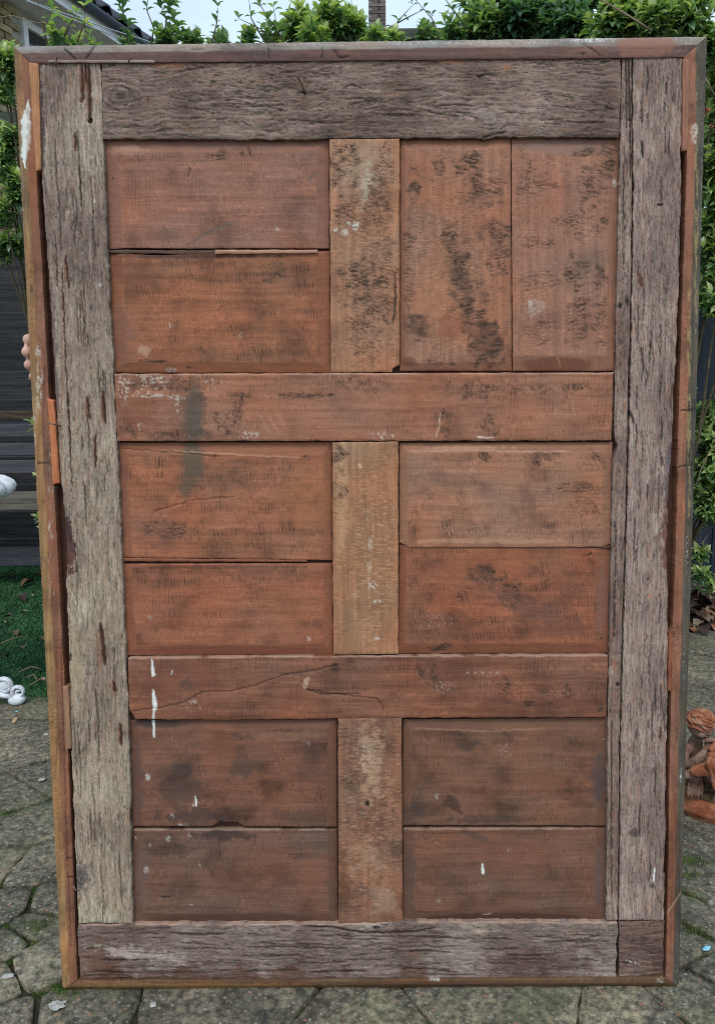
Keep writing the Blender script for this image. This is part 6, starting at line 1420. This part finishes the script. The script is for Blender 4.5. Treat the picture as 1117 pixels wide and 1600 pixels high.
# bare twigs
M_TWIG = simple_mat('dry_twig', (.16, .11, .07), (.30, .23, .15), 20, .9, .3)
def twig(pts, yw, r, label, cat='twig', group=None):
    tag(link('twig', tube_mesh('twig', [at_y(x, y, yw + d) for x, y, d in pts], r, 5), M_TWIG), label, cat, group)
twig([(925, -8, 0), (960, 12, -.05), (990, 30, -.1), (1018, 48, -.1)], 1.6, .0035, 'long bare twig slanting down across the leaves at the top')
twig([(1098, 115, 0), (1108, 135, 0), (1122, 160, .05)], 1.5, .003, 'short bare brown twig beside the mitred corner')
twig([(1086, 760, 0), (1094, 735, 0), (1108, 705, 0), (1122, 690, 0)], 2.0, .0025, 'curved pale runner stem arching by the frame')
twig([(-5, 28, 0), (20, 24, 0), (50, 34, 0), (80, 38, 0)], 1.6, .0015, 'thin dry stem crossing the brick house wall')
twig([(1095, 850, 0), (1110, 830, .1), (1122, 800, .1)], 2.3, .002, 'thin pale stem above the dead leaves')
# red bud
M_RED = simple_mat('faded_red_petal', (.22, .05, .03), (.36, .11, .07), 30, .7, .3)
pet = mesh_np('petal', LV * np.array([1.5, 1, 1.3]), [LQ, LT]); pet.materials.append(M_RED)
for (px, py, n_, sc_, lab) in ((1107, 174, 6, .017, 'faded red flower beside the frame, upper of two'), (1108, 197, 4, .012, 'smaller faded red flower beside the frame, lower of two')):
    fb = empty('red_flower', tuple(at_y(px, py, 1.75))); tag(fb, lab, 'flower')
    for k in range(n_):
        d_ = Vector((rr.gauss(0, .8), rr.gauss(-.4, .6), rr.gauss(.2, .8))).normalized(); o = link('petal', pet, None, fb); o.matrix_basis = Matrix.Translation(Vector((rr.gauss(0, .004), 0, rr.gauss(0, .004)))) @ (basis(d_, Vector((rr.gauss(0, 1), -1, .2))) * sc_ * rr.uniform(.7, 1.2)).to_4x4()

# ================================================================== LITTER ON THE GROUND
M_DL = [simple_mat('dead_leaf_%s' % k, a, b_, 30, .9, .3) for k, a, b_ in (('brown', (.09, .05, .03), (.17, .10, .06)), ('tan', (.22, .15, .10), (.34, .25, .17)), ('dark', (.03, .02, .018), (.07, .045, .035)), ('orange', (.25, .10, .04), (.33, .17, .08)))]
def dead_mesh(mat_, sd):
    r = random.Random(sd); V = LV.copy(); V[:, 0] *= r.uniform(1.3, 2.0); V[:, 2] = V[:, 2] * 1.0 + .35 * (V[:, 0] ** 2) * 3 + .05 * np.sin(V[:, 1] * 9 + sd); V[:, 2] -= V[:, 2].min()
    me = mesh_np('dead_leaf', V, [LQ, LT]); me.materials.append(mat_); return me
DM = [dead_mesh(M_DL[i % 4], i) for i in range(8)]
def drop(px, py, s, k, label, group, z=.004, p=None):
    p = p or at_z(px, py, z); o = tag(link('dead_leaf', DM[k % 8], None, None, loc=(p.x, p.y, z), rot=(rr.uniform(-.25, .25), rr.uniform(-.25, .25), rr.uniform(0, 6.28))), label, 'leaf', group); o.scale = (s, s, s)
gl = 'dead leaves scattered on the turf'
TL = ['large curled brown leaf on the turf tight against the door frame', 'dark flat leaf on the turf below the bench seat', 'small brown leaf midway across the turf', 'small tan leaf near the picture edge above mid turf', 'tan leaf beside the frame below the large curled one', 'dark leaf beside the frame, lower half of the turf', 'brown leaf at the picture edge, middle of the turf', 'tiny brown leaf on the turf above the white scrolls', 'tiny dark leaf at the picture edge just above the scrolls', 'brown leaf on the turf in the shade of the bench', 'small tan leaf lowest on the turf beside the frame', 'small pale leaf between the two upper leaves on the turf', 'dark leaf highest on the turf beside the frame']
for i, (px, py, s) in enumerate(((56, 912, .10), (28, 935, .08), (20, 990, .05), (10, 975, .04), (45, 958, .05), (60, 1000, .05), (8, 968, .05), (36, 1010, .03), (4, 1030, .04), (18, 903, .06), (64, 1062, .03), (50, 930, .03), (66, 900, .05))):
    drop(px, py, s * 1.0, [0, 2, 0, 1, 1, 0, 2][i % 7], TL[i], gl, .014)
gr_ = 'dead leaves heaped at the foot of the fence'
for i in range(210):
    x = rr.uniform(1.55, 2.25); y = rr.uniform(bed_y - .08, 3.0); drop(0, 0, rr.uniform(.06, .11), rr.randint(0, 7), 'dry curled leaf in the heap below the upright fence', gr_, rr.uniform(-.02, .03), Vector((x, y, 0)))
for i, (pa, pb) in enumerate((((2, 1005), (48, 996)), ((44, 1058), (58, 1062)), ((48, 1070), (74, 1064)), ((30, 1050), (64, 1045)))):
    a, b = at_z(*pa, .02), at_z(*pb, .02); m_ = a.lerp(b, .5) + Vector((0, .02, .01))
    tag(link('twig', tube_mesh('twig', [a, m_, b], .003, 5), M_TWIG), ['long pale twig crossing the middle of the turf', 'short bent twig by the frame above the paving edge', 'thin twig touching the frame just above the paving', 'dead twig behind the white scrolls'][i], 'twig', 'twigs lying on the turf')
def chip(name, px, py, s, mat_, label, cat, sc=(1, 1, .3)):
    p = at_z(px, py, 0); bm = bmesh.new(); bmesh.ops.create_icosphere(bm, subdivisions=2, radius=1)
    for v in bm.verts: v.co *= 1 + .22 * math.sin(v.co.x * 5 + px) * math.cos(v.co.y * 4 + py)
    bmesh.ops.transform(bm, matrix=Matrix.Diagonal((s * sc[0], s * sc[1], s * sc[2], 1)), verts=bm.verts)
    for f in bm.faces: f.smooth = True
    tag(link(name, bm_mesh(name, bm), mat_, loc=(p.x, p.y, .003 + s * sc[2] * .5), rot=(0, 0, rr.uniform(0, 3))), label, cat)
M_PEB = simple_mat('pale_pebble', (.30, .29, .26), (.45, .43, .39), 60, .8, .3); M_BLUE = simple_mat('blue_plastic', (.20, .48, .62), (.28, .55, .68), 10, .4, .1); M_WC = simple_mat('wood_chip', (.42, .28, .15), (.55, .38, .22), 40, .85, .3)
chip('pebble', 73, 1149, .010, M_PEB, 'white pebble on the paving beside the frame edge', 'pebble'); chip('pebble', 66, 1220, .011, M_PEB, 'round white pebble in the paving joint, lower of two', 'pebble')
chip('pebble', 240, 1572, .007, M_PEB, 'small white pebble below the bottom edge of the door', 'pebble', (1, 1.2, .3)); chip('pebble', 14, 1528, .009, M_PEB, 'grey-white stone wedged in the mossy joint', 'pebble', (.8, 1.5, .4))
chip('plastic_scrap', 1103, 1484, .008, M_BLUE, 'light blue plastic scrap in the mossy joint', 'litter', (1.6, .8, .25)); chip('plastic_scrap', 27, 1113, .005, M_BLUE, 'tiny blue scrap below the white scroll foot', 'litter')
chip('wood_chip', 24, 1127, .014, M_WC, 'pale splinter of wood on the paving', 'wood chip', (2.0, .6, .3)); chip('pebble', 1073, 1399, .005, M_DL[2], 'small dark brown stone by the mossy joint', 'pebble', (1, 1, .6))
M_LICH = simple_mat('white_lichen', (.22, .22, .20), (.45, .45, .42), 70, .95, .5)
def splat(px, py, s, label):
    p = at_z(px, py, 0); n = 26; V = [(0, 0, .0006)] + [(s * (1 + .5 * float(gn(math.cos(2 * PI * k / n) * 2.1 + px, math.sin(2 * PI * k / n) * 2.1, 8))) * math.cos(2 * PI * k / n), s * .8 * (1 + .6 * float(gn(math.cos(2 * PI * k / n) * 2.3, math.sin(2 * PI * k / n) * 2.3 + py, 9))) * math.sin(2 * PI * k / n), -.0004) for k in range(n)]
    tag(link('lichen', mesh_np('lichen', V, np.array([(0, 1 + k, 1 + (k + 1) % n) for k in range(n)])), M_LICH, loc=(p.x, p.y, .0055)), label, 'lichen', kind='stuff')
splat(90, 1574, .016, 'white lichen splash on the stone below the door corner')
print('objects', len(bpy.data.objects))
